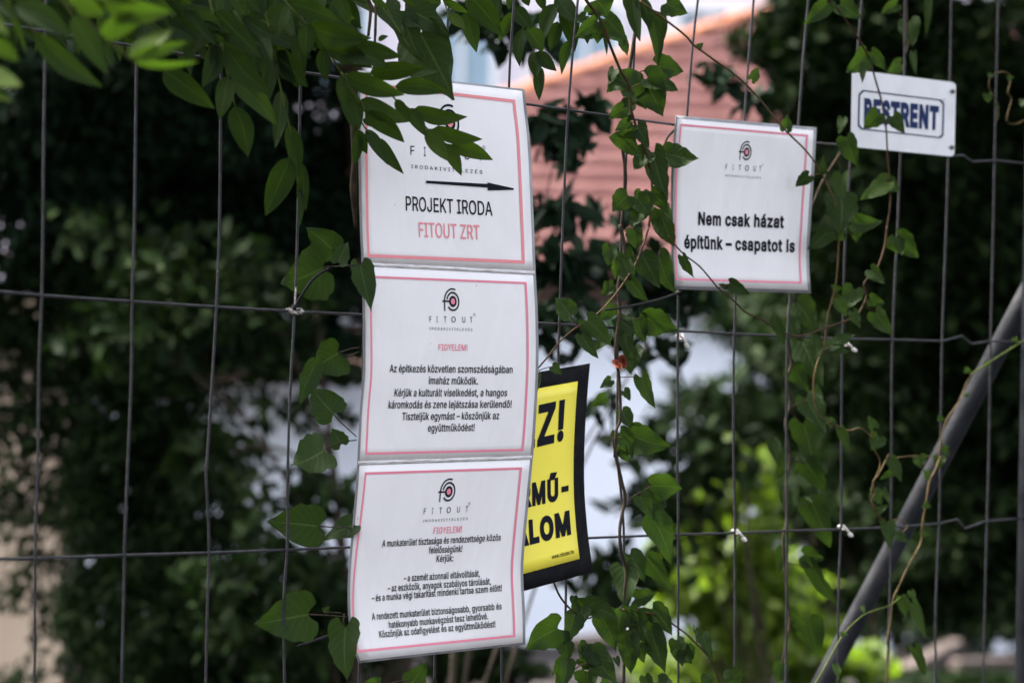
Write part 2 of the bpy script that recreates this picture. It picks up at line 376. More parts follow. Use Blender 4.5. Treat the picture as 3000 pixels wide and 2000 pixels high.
def reg_mark(sh, mb, z, x, y, r):
    c = sh.inv(*zp(z, x, y)); q = sh.inv(*zp(z, x, y-r)); rr = c[1]-q[1]; an = np.linspace(0, 2*math.pi, 25)
    sh.band(mb, [(c[0]+rr*math.cos(t), c[1]+rr*math.sin(t)) for t in an], [(c[0]+.86*rr*math.cos(t), c[1]+.86*rr*math.sin(t)) for t in an], .0006)
    write(sh, mb, 'R', zp(z, x-r*.22, y+r*.5), zp(z, x+r*.28, y+r*.5), r*1.0/2.351, .0)

def P52(x, y): return (x*1.27551, y*1.27551)       # points read in the 2352-wide view
PG = .217
LS = Sheet(.297, [P52(*q) for q in ((822,150),(823,250),(824,380),(827,520),(831,606),(834,756),(834,856),(827,940),(822,1040),(818,1110),(811,1195),(804,1265),(799.5,1330),(799,1390),(803,1440),(811,1485),(824,1522))],
           [P52(*q) for q in ((1203,195),(1209,255),(1217.5,334),(1226,520),(1230,630),(1235,723),(1236,843),(1230,970),(1223.5,1050),(1216,1128),(1205,1245),(1201,1312),(1204,1378),(1206,1430),(1206,1479))],
           [(0, 162*1.27551, 205*1.27551), (PG, 606*1.27551, 627*1.27551), (2*PG, 1063*1.27551, 1050*1.27551), (3*PG, 1522*1.27551, 1479*1.27551)], .014, .75)
def uvz(sh, z, *pts): return [sh.inv(*zp(z, *q)) for q in pts]
def notice_page(root, k, sh=LS):
    mb = MB(); sh.grid(mb, .004, .293, k*PG + .0025, (k+1)*PG - .0025, 0.0, 14, 16, .0005)
    return mb.build('page', M['paper'], root)
long_notice = empty('notice_banner', LS.p(.15, 3*PG), 'tall white laminated notice of three taped pages tied to the wire fence', 'notice')
# page one
pg = notice_page(long_notice, 0); tag(pg, 'top page with a black arrow')
mb = MB(); C = uvz(LS, 'B', (165,567), (1198,688)) + uvz(LS, 'E', (1265,247), (180,203)); LS.frame(mb, C, .0044, .0006, tv=.0036); mb.build('printed_border', M['pink'], pg)
mb = MB(); c = LS.inv(*zp('B', 750, 846)); emblem(LS, mb, c, .0215); mb.build('emblem', [M['black'], M['pink']], pg)
mb = MB()
for ch, x0, x1, y in zip('FITOUT', (478,571,668,755,850,940), (505,583,705,800,885,978), (1066,1074,1081,1089,1097,1105)):
    write(LS, mb, ch, zp('B', x0, y), zp('B', x1, y+2), 62/2.351)
reg_mark(LS, mb, 'B', 982, 1020, 17)
write(LS, mb, ' '.join('IRODAKIVITELEZÉS'), zp('B', 483, 1158), zp('B', 973, 1198), 24/2.351)
mb.build('wordmark', M['black'], pg); mb = MB()
write(LS, mb, 'PROJEKT IRODA', zp('B', 446, 1448), zp('B', 1043, 1485), 95/2.351, .006)
mb.build('lettering', M['black'], pg)
mb = MB(); write(LS, mb, 'FITOUT ZRT', zp('E', 537, 62), zp('E', 955, 81), 98/2.351, .006); mb.build('coloured_lettering', M['pink'], pg)
mb = MB()
for q in (((585,1244), (1008,1267), (585,1262), (1008,1292)), ((1007,1257), (1188,1297), (1010,1312), (1188,1308))):
    q = uvz(LS, 'B', *q); LS.band(mb, [q[0] + (q[1]-q[0])*t for t in np.linspace(0, 1, 30)], [q[2] + (q[3]-q[2])*t for t in np.linspace(0, 1, 30)], .0008)
mb.build('arrow', M['black'], pg)
# page two
pg = notice_page(long_notice, 1); tag(pg, 'middle page with thin black text')
mb = MB(); C = uvz(LS, 'E', (192,330), (1277,374), (1256,1535), (165,1562)); LS.frame(mb, C, .0032, .0006, tv=.0024); mb.build('printed_border', M['rose'], pg)
mb = MB(); emblem(LS, mb, LS.inv(*zp('E', 769, 507)), .0150); mb.build('emblem', [M['black'], M['rose']], pg)
mb = MB()
for ch, x0, x1 in zip('FITOUT', (608,657,707,760,835,888), (622,665,726,788,855,904)):
    write(LS, mb, ch, zp('E', x0, 648+(x0-607)/60), zp('E', x1, 648+(x1-607)/60), 39/2.351)
reg_mark(LS, mb, 'E', 917, 599, 11)
write(LS, mb, ' '.join('IRODAKIVITELEZÉS'), zp('E', 607, 702), zp('E', 903, 710), 17/2.351)
mb.build('wordmark', M['black'], pg); mb = MB()
for t, x0, x1, y0, y1 in (('Az építkezés közvetlen szomszédságában', 334, 1180, 993, 999), ('imaház működik.', 603, 942, 1075, 1078),
        ('Kérjük a kulturált viselkedést, a hangos', 366, 1142, 1160, 1158), ('káromkodás és zene lejátszása kerülendő!', 325, 1172, 1242, 1237),
        ('Tiszteljük egymást – köszönjük az', 420, 1087, 1323, 1316), ('együttműködést!', 597, 917, 1402, 1397)):
    write(LS, mb, t, zp('E', x0, y0), zp('E', x1, y1), 49/2.351, .011)
mb.build('lettering', M['black'], pg)
mb = MB(); write(LS, mb, 'FIGYELEM!', zp('E', 671, 844), zp('E', 870, 845), 42/2.351, .009); mb.build('coloured_lettering', M['rose'], pg)
# page three
pg = notice_page(long_notice, 2); tag(pg, 'bottom page with bold black text')
mb = MB(); C = uvz(LS, 'H', (162,117), (1246,82), (1199,1249), (112,1357)); LS.frame(mb, C, .0032, .0006, tv=.0026); mb.build('printed_border', M['rose'], pg)
mb = MB(); emblem(LS, mb, LS.inv(*zp('H', 741, 250)), .0150); mb.build('emblem', [M['black'], M['rose']], pg)
mb = MB()
for ch, x0, x1 in zip('FITOUT', (567,623,674,726,797,856), (582,631,693,753,815,872)):
    write(LS, mb, ch, zp('H', x0, 405-(x0-567)*.052), zp('H', x1, 405-(x1-567)*.052), 40/2.351)
reg_mark(LS, mb, 'H', 882, 333, 11)
write(LS, mb, ' '.join('IRODAKIVITELEZÉS'), zp('H', 564, 460), zp('H', 870, 444), 17/2.351)
mb.build('wordmark', M['black'], pg); mb = MB()
for t, x0, x1, y0, y1 in (('A munkaterület tisztasága és rendezettsége közös', 281, 1097, 630, 585), ('felelősségünk!', 602, 832, 675, 663), ('Kérjük:', 655, 771, 733, 728),
        ('– a szemét azonnali eltávolítását,', 430, 955, 868, 833), ('– az eszközök, anyagok szabályos tárolását,', 320, 1031, 937, 887), ('– és a munka végi takarítást mindenki tartsa szem előtt!', 211, 1107, 1005, 933),
        ('A rendezett munkaterület biztonságosabb, gyorsabb és', 213, 1105, 1132, 1058), ('hatékonyabb munkavégzést tesz lehetővé.', 330, 1012, 1188, 1126), ('Köszönjük az odafigyelést és az együttműködést!', 265, 1062, 1254, 1181)):
    write(LS, mb, t, zp('H', x0, y0), zp('H', x1, y1), 44/2.351, .013)
mb.build('lettering', M['black'], pg)
mb = MB(); write(LS, mb, 'FIGYELEM!', zp('H', 635, 540), zp('H', 830, 529), 43/2.351, .009); mb.build('coloured_lettering', M['rose'], pg)
mb = MB(); LS.grid(mb, -.0005, .2975, 0, 3*PG, -.0012, 14, 48, .0008); mb.build('laminate_backing', M['film'], long_notice)
for k in (1, 2):
    mb = MB(); LS.grid(mb, .001, .296, k*PG - .0023, k*PG + .0023, .0002, 14, 2, .0008); mb.build('seam_tape', M['gtape'], long_notice)

# the smaller white notice
NS = Sheet(.297, [P52(*q) for q in ((1552,262),(1546,330),(1541.5,400),(1540.5,470),(1541,540),(1543.7,623),(1550,668))],
           [P52(*q) for q in ((1876,290),(1873.5,340),(1870,400),(1865,470),(1862,520),(1858.5,570),(1859,620),(1863.5,680))],
           [(0, 265*1.27551, 293*1.27551), (.21, 664*1.27551, 674*1.27551)], .014, .7)
small_notice = empty('notice_sheet', NS.p(.15, .21), 'single white laminated page with a slogan tied right of the tall notice', 'notice')
mb = MB(); NS.grid(mb, .005, .291, .004, .206, 0, 14, 14, .0005); pg = mb.build('page', M['paper2'], small_notice)
mb = MB(); NS.grid(mb, 0, .297, 0, .21, -.0012, 14, 14, .0008); mb.build('laminate_backing', M['film'], small_notice)
mb = MB(); C = uvz(NS, 'B', (2335,853)) + uvz(NS, 'C', (864,929)) + uvz(NS, 'F', (822,385)) + uvz(NS, 'E', (2308,360)); NS.frame(mb, C, .0036, .0006, tv=.0024); mb.build('printed_border', M['rose'], pg)
mb = MB(); emblem(NS, mb, NS.inv(*zp('C', 441, 1048)), .0137); mb.build('emblem', [M['black'], M['rose']], pg)
mb = MB()
for ch, x0, x1 in zip('FITOUT', (295,344,385,430,487,527), (307,350,402,455,504,541)):
    write(NS, mb, ch, zp('C', x0, 1167+(x0-295)*.055), zp('C', x1, 1167+(x1-295)*.055), 36/2.351)
reg_mark(NS, mb, 'C', 551, 1137, 8)
write(NS, mb, ' '.join('IRODAKIVITELEZÉS'), zp('C', 291, 1215), zp('C', 540, 1232), 14/2.351)
mb.build('wordmark', M['black'], pg); mb = MB()
write(NS, mb, 'Nem csak házat', zp('C', 108, 1545), zp('C', 697, 1567), 80/2.351, .033)
write(NS, mb, 'építünk – csapatot is', zp('F', 12, 138), zp('F', 773, 166), 80/2.351, .033)
mb.build('lettering', M['black'], pg)

# the yellow warning sign behind the tall notice
YW = .355
YS = Sheet(YW, [P52(*q) for q in ((985,893),(985,1000),(983,1150),(982,1300),(984,1420))],
           [P52(*q) for q in ((1355.5,832),(1350.5,890),(1346,950),(1342,1040),(1342.5,1128),(1347,1190),(1352,1240),(1362.5,1316))],
           [(0, 897*1.27551, 834*1.27551), (.25, 1417*1.27551, 1313*1.27551)], .0045, .6, rip=.001)
warn = empty('warning_sign', YS.p(.18, .25), 'yellow warning sign with a broad black border half hidden behind the tall white notice', 'sign')
ci = uvz(YS, 'E', (1627,1057)) + uvz(YS, 'H', (1643,711)); ur = (ci[0][0]+ci[1][0])/2; vt, vb = ci[0][1], ci[1][1]
mb = MB(); YS.grid(mb, 0, YW, 0, .25, 0, 14, 16, .003); mb.build('plate', M['blackplate'], warn)
mb = MB(); YS.grid(mb, .03, ur, vt, vb, .0008, 14, 16, .0005); face = mb.build('yellow_face', M['yellow'], warn)
mb = MB()
write(YS, mb, 'VIGYÁZZ!', zp('E', 560, 1690), zp('E', 1530, 1449), 262/2.351, .032, .0014)
write(YS, mb, 'JÁRMŰ-', zp('H', 1085, 391), zp('H', 1567, 283), 138/2.351, .045, .0014)
write(YS, mb, 'FORGALOM', zp('H', 850, 716), zp('H', 1583, 531), 146/2.351, .05, .0014)
mb.build('lettering', M['black'], face); mb = MB()
write(YS, mb, 'www.robotex.hu', zp('H', 1452, 712), zp('H', 1602, 674), 27/2.351, .012, .0014, shear=.2)
mb.build('web_address', M['black'], face)

# the blue and white rental plate
BS = Sheet(.2, [P52(*q) for q in ((1957,150),(1956,200),(1955,280),(1953.5,345))], [P52(*q) for q in ((2196,180),(2195,240),(2193,300),(2192,365))],
           [(0, 160*1.27551, 190*1.27551), (.143, 337*1.27551, 360*1.27551)], .010, .5, rip=0.0)
plate = empty('name_plate', BS.p(.1, .143), 'small white metal plate with blue lettering screwed high on the fence at the right', 'sign')
mb = MB()
def rrect(w0, w1, h0, h1, r, n=6):
    P = []
    for cx, cy, a in ((w1-r, h0+r, -90), (w1-r, h1-r, 0), (w0+r, h1-r, 90), (w0+r, h0+r, 180)):
        P += [(cx+r*math.cos(R_(a+90*k/n)), cy+r*math.sin(R_(a+90*k/n))) for k in range(n+1)]
    return P
RP = rrect(0, .2, 0, .143, .008); n = len(RP)
V = [BS.p(*q, 0) for q in RP] + [BS.p(*q, -.0025) for q in RP]
mb.add(V, [tuple(range(n)), tuple(range(2*n-1, n-1, -1))] + [((i+1) % n, i, n+i, n+(i+1) % n) for i in range(n)], RP + RP)
pl = mb.build('plate', M['plate'], plate, smooth=False)
mb = MB(); A = uvz(BS, 'C', (1240,620), (1780,686), (1803,712), (1797,935), (1775,953), (1232,893), (1208,868), (1213,650)); A = np.array(A); cen = A.mean(0)
B = cen + (A-cen) * np.array((1-.0022*2/(A[:, 0].ptp() if hasattr(A[:, 0], 'ptp') else np.ptp(A[:, 0]))*1.3, 1-.0019*2/np.ptp(A[:, 1])*1.3))
BS.band(mb, list(A) + [A[0]], list(B) + [B[0]], .0006); mb.build('printed_border', M['navy'], pl)
mb = MB(); write(BS, mb, 'BESTRENT', zp('C', 1250, 833), zp('C', 1762, 886), 142/2.351, .05)
reg_mark(BS, mb, 'C', 1801, 690, 9); mb.build('lettering', M['navy'], pl)
for x, y in ((1862, 630), (1856, 1015)):
    c = BS.inv(*zp('C', x, y)); mb = MB(); an = np.linspace(0, 2*math.pi, 12, endpoint=False)
    mb.add([BS.p(c[0]+.0042*math.cos(t), c[1]+.0042*math.sin(t), .0004) for t in an] + [BS.p(c[0]+.003*math.cos(t), c[1]+.003*math.sin(t), .0028) for t in an],
           [tuple(range(12, 24))] + [(i, (i+1) % 12, 12+(i+1) % 12, 12+i) for i in range(12)]); mb.build('screw', M['screw'], plate)
# ------------------------------------------------------------------ the wire fence
fence = empty('mesh_fence', (*onf(1500, 1000)[:2], 0), 'dark grey welded wire mesh fence panel in a steel tube frame', 'fence')
VW = [[(135,0),(128,425),(126,667),(122.5,871),(114,1092),(111.4,1333),(104,1567),(102,1801),(102,2000)],
 [(403,0),(400,187),(398,340),(393.5,667),(387,880),(385,1092),(375.6,1330),(366,1567),(364,1673),(357,2000)],
 [(650,0),(646.5,349),(643,667),(634,897),(623,1092),(608,1330),(604,1397),(612.5,1588),(607,1800),(603,2000)],
 [(886,0),(880,255),(872,667),(863.5,909),(853,1092),(844,1330),(842,1588),(831.5,1758),(833.7,2000)],
 [(1102,0),(1098,130),(1085,500),(1065,1000),(1058,1600),(1052,2000)],
 [(1317,0),(1306,179),(1296,600),(1284,1300),(1274,1924),(1275.6,2000)],
 [(1506,0),(1491,259),(1482,800),(1472,1500),(1470,1903),(1470,2000)],
 [(1693,0),(1680.6,127.6),(1663.5,340),(1648.7,667),(1638,965),(1636,1067),(1646,1400),(1657,1699),(1657,1784),(1654,2000)],
 [(1863.5,0),(1855,213),(1840,370),(1831.6,510),(1821,667),(1810,965),(1810,1092),(1808,1330),(1827,1546),(1829,2000)],
 [(2044.7,0),(2030,127.6),(2013,336),(1995,600),(1987,850),(1985,1330),(1987,1500),(1987,2000)],
 [(2208,0),(2193.5,170),(2181,349),(2162,620),(2155,858),(2152,965),(2149,1050),(2149,1330),(2153,1546),(2153,2000)],
 [(2368,0),(2353,170),(2339,366),(2322,640),(2315,863),(2306,1007),(2304,1333),(2306,1546),(2302,2000)],
 [(2525,0),(2512.5,149),(2491,464),(2485,574),(2476,705),(2470,922),(2466,1092),(2465,1333),(2464,1546),(2457,1716),(2455,2000)],
 [(2651,0),(2649,221),(2638,447),(2629.5,667),(2619,880),(2612.5,1092),(2612,1333),(2610,1588),(2608,1716),(2598,2000)],
 [(2787,0),(2783,238),(2778,459),(2772,667),(2761,965),(2757,1199),(2755,1333),(2751,1546),(2742,1758),(2740,2000)],
 [(2925,0),(2914.5,425),(2910,667),(2902,1007),(2897,1333),(2891,1546),(2880,2000)]]
WR = .0016
ZTOP, ZBOT = 2.3, .12
for k in range(-5, 0): VW.insert(0, [(135-268*1.06**.5*-k - 5*k*k, 0), (102-266*-k - 5*k*k, 2000)])
for P in VW:
    W = [onf(x, y, .0) for x, y in P]
    top = W[0].copy(); top[2] = ZTOP; bot = W[-1].copy(); bot[2] = ZBOT
    L = [top] + list(smooth_line(W, 4) if len(W) > 2 else W) + [bot]
    mb = MB(); mb.tube(L, WR, 8); mb.build('vertical_wire', M['wire'], fence)
HW = [[(-900,-60),(0,70),(34,76),(340,127),(544,161),(893,213),(1200,258),(1538,305),(1670,323),(1834,347),(1974,366),(2190,394),(2391,419),(2464,425),(2640,441),(2780,457),(2822,455),(2848,474),(2914.5,470),(2999.6,478.5),(3030,480)],
 [(-900,802),(0,854),(119,865),(383,883),(634,899),(855,911.6),(1060,922),(1320,935),(1578.5,946),(1808,960.5),(1978,969),(2153,977.5),(2468,992),(2617,994.5),(2761,999),(2817,984),(2846,1007),(2902,999),(3030,1001)],
 [(-900,1672),(0,1637),(102,1635),(366,1625.6),(608,1619),(842,1610),(1034,1602),(1400,1589),(1725,1575),(1827,1571),(1987,1565),(2153,1560.6),(2304,1554),(2464,1550),(2612,1543.5),(2751,1533),(2804,1520),(2825,1548),(2887,1526.5),(3030,1514)]]
for P in HW:
    W = [onf(x, y, -.0034) for x, y in P]
    L = []
    for i in range(len(W)-1): L += [W[i] + (W[i+1]-W[i]) * q for q in (0, .25, .5, .75)]
    mb = MB(); mb.tube(L + [W[-1]], WR, 8); mb.build('horizontal_wire', M['wire'], fence)
e1 = onf(-900, 1000); e2 = onf(3034, 1000)
for z in (.17, .43, .70, .96, 2.25):
    mb = MB(); a = onf(-900, 1000, -.0034); b = onf(3030, 1000, -.0034); a[2] = b[2] = z; mb.tube([a, (a+b)/2, b], WR, 6); mb.build('horizontal_wire', M['wire'], fence)
for e in (e1, e2):
    mb = MB(); mb.tube([(e[0], e[1], -.02), (e[0], e[1], 1.2), (e[0], e[1], 2.34)], .021, 20); mb.build('frame_post', M['post'], fence)
for z in (.12, 2.32):
    mb = MB(); a = e1.copy(); b = e2.copy(); a[2] = b[2] = z; mb.tube([a + FDIR*.02, (a+b)/2, b - FDIR*.02], .019, 16); mb.build('frame_rail', M['post'], fence)

# slanting brace behind the fence
bp0 = onf(3034, 815, -.03); bp1 = at(2288, 2230, np.dot(bp0-CAM, FWD) + .10)
brace = tag(None or (lambda mb: (mb.tube([bp0 + (bp1-bp0) * t for t in np.linspace(-.02, 2.2, 24)], .0155, 24), mb.build('brace_pipe', M['pipe']))[1])(MB()),
            'grey steel tube slanting down from the fence post behind the wires', 'brace')

# ------------------------------------------------------------------ cable ties and string
def cable_tie(x, y, ang, tail, label, m="tie", name='cable_tie', group='cable ties on the fence wires'):
    c = onf(x, y, -.0015); root = empty(name, c, label, 'cable tie', group)
    a = RGT * math.cos(ang) - UPV * math.sin(ang); b = np.cross(a, -FNRM); b /= np.linalg.norm(b)
    mb = MB(); an = np.linspace(0, 2*math.pi, 20)
    for da in (-.0009, .0009):
        mb.tube([c + a*(.001) + b*da + FNRM*.0046*math.cos(t) + (a*.8+b*.25)*.0046*math.sin(t) for t in an], .0011, 6)
    mb.build('loop', M[m], root)
    mb = MB(); h = c + FNRM*.006 + a*tail
    mb.tube([c + FNRM*.0055 - a*.004, c + FNRM*.0065 + a*tail*.5, h], .0016, 7); mb.build('tail', M[m], root)
    mb = MB(); mb.box(h, a*.003, b*.0028, FNRM*.0024); o = mb.build('head', M[m], root, smooth=False)
    mo = o.modifiers.new('bevel', 'BEVEL'); mo.width = .0012; mo.segments = 2
    return root
cable_tie(1991, 985, 1.2, .012, 'pale cable tie on the vertical wire just under the corner of the small notice')
cable_tie(2153, 1556, .95, .0125, 'pale cable tie knotted where wires cross in front of the sunlit bush')
cable_tie(2465, 1543, .95, .0125, 'pale cable tie on the lowest crossing wire beside the slanting brace')
cable_tie(2474, 1006, .8, .012, 'pale cable tie half hidden by bindweed leaves below the name plate')
def strap(pts, rad, label, off):
    mb = MB(); P = smooth_line([onf(x, y, o) for (x, y), o in zip(pts, off)], 6); mb.tube(P, np.linspace(rad, rad*.7, len(P)), 8)
    h = P[0]; mb.box(h, RGT*.003, UPV*.003, FNRM*.0025)
    return tag(mb.build('cable_tie', M['blacktie']), label, 'cable tie', 'cable ties on the fence wires')
strap([(866,900),(880,870),(920,815),(964,786)], .0018, 'black cable tie sticking out from a wire crossing left of the tall notice', (.004, .008, .02, .03))
strap([(1990,858),(1930,878),(1850,896),(1772,908)], .0019, 'long black cable tie poking out from behind the small notice', (.003, .006, .012, .02))
strap([(1992,366),(1958,400),(1942,440)], .0018, 'black cable tie curving beside the upper left corner of the small notice', (.004,.01,.012))
strap([(1060,1838),(1000,1850),(873,1892)], .0022, 'black cable tie sticking out low on the left edge of the tall notice', (.0, .004, .012))
c0 = onf(864, 912, .002); mb = MB(); rng = random.Random(4)
for k in range(9):
    ph = rng.random()*6; P = [c0 + np.array([rng.uniform(-.0042, .0042) for _ in range(3)])*(.5+.5*math.sin(q+ph)) + RGT*.006*math.cos(q+ph) + FNRM*.004*math.sin(q) for q in np.linspace(0, 5, 12)]
    mb.tube(smooth_line(P, 3), .0009, 5)
mb.tube([onf(863+.5, 907, .0018), onf(865, 880, .0019), onf(867, 840, .002)], .0009, 5)
tag(mb.build('knotted_string', M['string']), 'dirty pale string knotted round a wire crossing left of the tall notice', 'string')
# ------------------------------------------------------------------ leaves and climbing stems on the fence
rl = random.Random(11)
def leaf(mb, B, T, wid, kind='w', tint=None, roll=None, fold=None, bend=None):
    "one leaf from base B to tip T (world), wid metres broad as seen"
    B = np.asarray(B); T = np.asarray(T); ax = T-B; Ln = np.linalg.norm(ax); ax = ax/Ln
    view = CAM - (B+T)/2; view /= np.linalg.norm(view)
    n0 = view - ax*(view@ax); n0 /= np.linalg.norm(n0); s0 = np.cross(n0, ax)
    roll = rl.uniform(-.55, .55) if roll is None else roll
    s = s0*math.cos(roll) + n0*math.sin(roll); n = np.cross(ax, s); wid = wid/max(math.cos(roll), .5)
    fold = rl.uniform(.08, .38) if fold is None else fold
    bend = rl.uniform(-.10, .12) if bend is None else bend
    tint = rl.random()**1.6*.8 if tint is None else tint
    V = []; UV = []; hw = wid/2
    if kind == 'w':
        ts = np.linspace(0, 1, 13); us = np.linspace(-1, 1, 7); ph = rl.uniform(0, 6); sk = rl.uniform(-.08, .08)
        prof = np.clip(ts, 0, 1)**.6*(1-np.clip(ts, 0, 1))**1.02; prof /= prof.max(); prof[0] = .03; prof[-1] = 0.004
        for t, pw in zip(ts, prof):
            for u in us:
                wv = .05*hw*math.sin(7*t+ph+2*u)*abs(u)
                V.append(B + ax*Ln*t + s*(hw*pw*u + sk*Ln*math.sin(math.pi*t)) + n*(fold*hw*pw*(abs(u)**1.4) - bend*Ln*t*t + wv)); UV.append((u, t))
    else:
        ts = np.array((0, .015, .045, .09, .15, .22, .3, .39, .48, .57, .66, .75, .84, .92, 1)); us = np.linspace(-1, 1, 9)
        ph = rl.uniform(0, 6); lob = rl.uniform(.13, .23); sk = rl.uniform(-.06, .06); fat = rl.uniform(-.06, .08)
        PR = np.array((.40, .66, .84, .95, 1, 1, .97, .90+fat, .81+fat, .69+fat, .56+fat*.7, .42+fat*.4, .27, .125, .004))
        for i, t in enumerate(ts):
            pw = PR[i]
            for u in us:
                e = abs(u)
                back = -lob*(e**1.5)*(1-t)**3.2*Ln*(1 if e < .95 else .93)
                tooth = 1 + (.05*math.sin(23*t+ph+(3 if u > 0 else 0)) + .035*math.sin(47*t+2*ph))*(e > .9)*(t > .1)
                wv = .14*hw*math.sin(9*t+ph*1.7+(2.2 if u > 0 else 0))*e**1.5
                V.append(B + ax*(Ln*t+back) + s*(hw*pw*u*tooth + sk*Ln*math.sin(math.pi*t)) + n*(fold*hw*pw*e**1.3 - bend*Ln*t*t + wv)); UV.append((u, t))
    w_ = len(us); F = [(j*w_+i, j*w_+i+1, (j+1)*w_+i+1, (j+1)*w_+i) for j in range(len(ts)-1) for i in range(w_-1)]
    mb.add(V, F, UV, tint)
def put(mb, z, row, off, kind, **kw):
    bx, by, tx, ty, wd = row[:5]
    if len(row) > 5: kw = dict(kw, tint=row[5])
    b = zp(z, bx, by); t = zp(z, tx, ty); px = math.hypot(t[0]-b[0], t[1]-b[1])
    B = onf(*b, off); m = np.linalg.norm(B-CAM)/LENS_PX; Lm = px*m
    T = onf(*t, off); d = T-CAM; d /= np.linalg.norm(d)
    T = CAM + d*(np.dot(B-CAM, FWD)/np.dot(d, FWD) + Lm*rl.uniform(-.30, .22))
    if kind == 'v': T = T + (T-B)*.05; wd = wd*1.13
    if kind == 'w': wd = wd*.92
    leaf(mb, B, T, wd/2.351*m, kind, **kw)
def stems(mb, z, runs, off, mi=0):
    for rad, pts in runs:
        if len(pts) < 2: continue
        W = [onf(*zp(z, x, y), off if not isinstance(off, (list, tuple)) else off[0]) for x, y in pts]
        P = smooth_line(W, 6); mb.tube(P, .78*rad*(1-.25*np.linspace(0, 1, len(P))), 7, mi=mi)
def plant(name, label, cat, group, parts, lm, sm, kind, anchor):
    root = empty(name, anchor, label, cat, group)
    ml = MB()
    for z, off, rows, runs in parts:
        for r in rows: put(ml, z, r, off + rl.uniform(-.006, .006), kind)
        ms = MB(); stems(ms, z, runs, off)
        if ms.n: ms.build('stem', M[sm], root)
    if ml.n: ml.build('foliage', M[lm], root)
    return root
WG = 'wisteria shoots overhanging the fence'; VG = 'bindweed vines climbing the fence'
PW = dict(lm='wist', kind='w', cat='branch', group=WG, name='wisteria_branch', sm='stem_green')
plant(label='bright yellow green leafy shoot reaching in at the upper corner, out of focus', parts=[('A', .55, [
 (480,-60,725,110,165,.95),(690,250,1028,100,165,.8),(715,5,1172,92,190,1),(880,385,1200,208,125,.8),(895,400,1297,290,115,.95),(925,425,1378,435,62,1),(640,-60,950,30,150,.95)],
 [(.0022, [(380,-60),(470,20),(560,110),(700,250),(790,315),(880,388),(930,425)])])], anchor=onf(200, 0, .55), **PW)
plant(label='bright leaflets entering beside the leftmost vertical wire, out of focus', parts=[('A', .57, [
 (-90,90,62,248,95,.8),(-80,290,132,422,125,.9),(-90,470,160,602,135,.9),(-60,620,92,702,55,.8)], [(.0018, [(-120,0),(-100,200),(-90,480),(-80,700)])])], anchor=onf(-30, 150, .57), **PW)
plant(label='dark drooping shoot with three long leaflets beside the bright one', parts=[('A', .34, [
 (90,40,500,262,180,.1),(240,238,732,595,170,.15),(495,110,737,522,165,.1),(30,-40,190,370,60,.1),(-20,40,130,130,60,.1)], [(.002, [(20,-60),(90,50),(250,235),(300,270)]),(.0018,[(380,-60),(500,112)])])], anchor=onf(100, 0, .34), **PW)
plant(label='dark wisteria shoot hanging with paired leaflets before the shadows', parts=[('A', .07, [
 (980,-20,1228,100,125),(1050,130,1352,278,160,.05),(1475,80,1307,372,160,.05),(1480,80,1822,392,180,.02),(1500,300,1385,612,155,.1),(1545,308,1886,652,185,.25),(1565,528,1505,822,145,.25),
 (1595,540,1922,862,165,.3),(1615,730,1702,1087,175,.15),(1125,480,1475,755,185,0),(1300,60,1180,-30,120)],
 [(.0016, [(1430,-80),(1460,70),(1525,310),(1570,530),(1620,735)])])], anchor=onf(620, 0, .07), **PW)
plant(label='wisteria shoot with narrow hanging leaflets left of the tall notice', parts=[('A', .05, [
 (1880,360,2115,605,180,0),(1890,380,1850,700,120,0),(1935,618,1900,1028,120,.05),(1985,855,2040,1242,125,.1),(2000,1085,1826,1488,195,0),(2080,1125,2111,1458,92,.1),(2050,1255,2062,1568,52,0),
 (1830,240,2060,335,100,0),(1700,-20,1800,78,90,0),(1850,-40,1700,60,120,0)],
 [(.0014, [(1800,-80),(1880,360),(1935,618),(1990,860),(2040,1130),(2050,1260)])])], anchor=onf(830, 0, .05), **PW)
plant(label='leafy wisteria shoot arching over the top of the tall white notice', parts=[('A', .10, [
 (1970,20,1920,262,135,.2),(1995,25,2350,150,140,.1),(2125,178,2560,272,175,.25),(2112,165,2110,397,135,.15),(2235,328,2250,562,105,.15),(2262,340,2570,470,155,.2)],
 [(.0016, [(1940,-60),(1965,15),(2110,170),(2240,332),(2345,495)])]),
 ('B', .105, [(30,515,432,667,155,.3),(370,597,747,637,132,.3),(130,690,477,832,145,.3),(165,770,427,992,145,.3),(90,680,125,892,105,.2),(-2,520,35,762,85,.2),(375,685,472,836,82,.3),(200,500,577,460,142,.2),(470,528,683,490,72,.2),
  (460,748,592,937,105,.35),(500,752,877,802,128,.5),(632,887,977,958,114,.7),(590,888,741,1117,125,.65),(718,988,829,1214,105,.7),(752,1000,1045,1101,124,.75),(-10,350,325,462,172,.15),(95,310,427,388,130,.15),(-70,180,158,285,125,.2),(-30,-20,65,187,100,.1)],
 [(.0016, [(0,500),(60,600),(130,695),(165,772)]),(.0015,[(30,515),(240,520),(375,690),(465,748),(590,885),(720,990),(755,1002)]),(.0014,[(165,772),(110,690),(0,505)])])], anchor=onf(900, 0, .1), **PW)
plant(label='dark leaflets hanging at the upper left edge of the tall notice', parts=[('B', .055, [
 (172,888,322,1137,95,.15),(243,955,433,1184,105,.3),(100,895,177,1062,95,.1),(112,925,100,1142,85,0),(10,690,92,902,95,0),(40,600,110,760,80,0),(150,820,230,880,60,.1)],
 [(.0014, [(30,560),(100,760),(170,890),(245,958)])])], anchor=onf(1040, 300, .055), **PW)
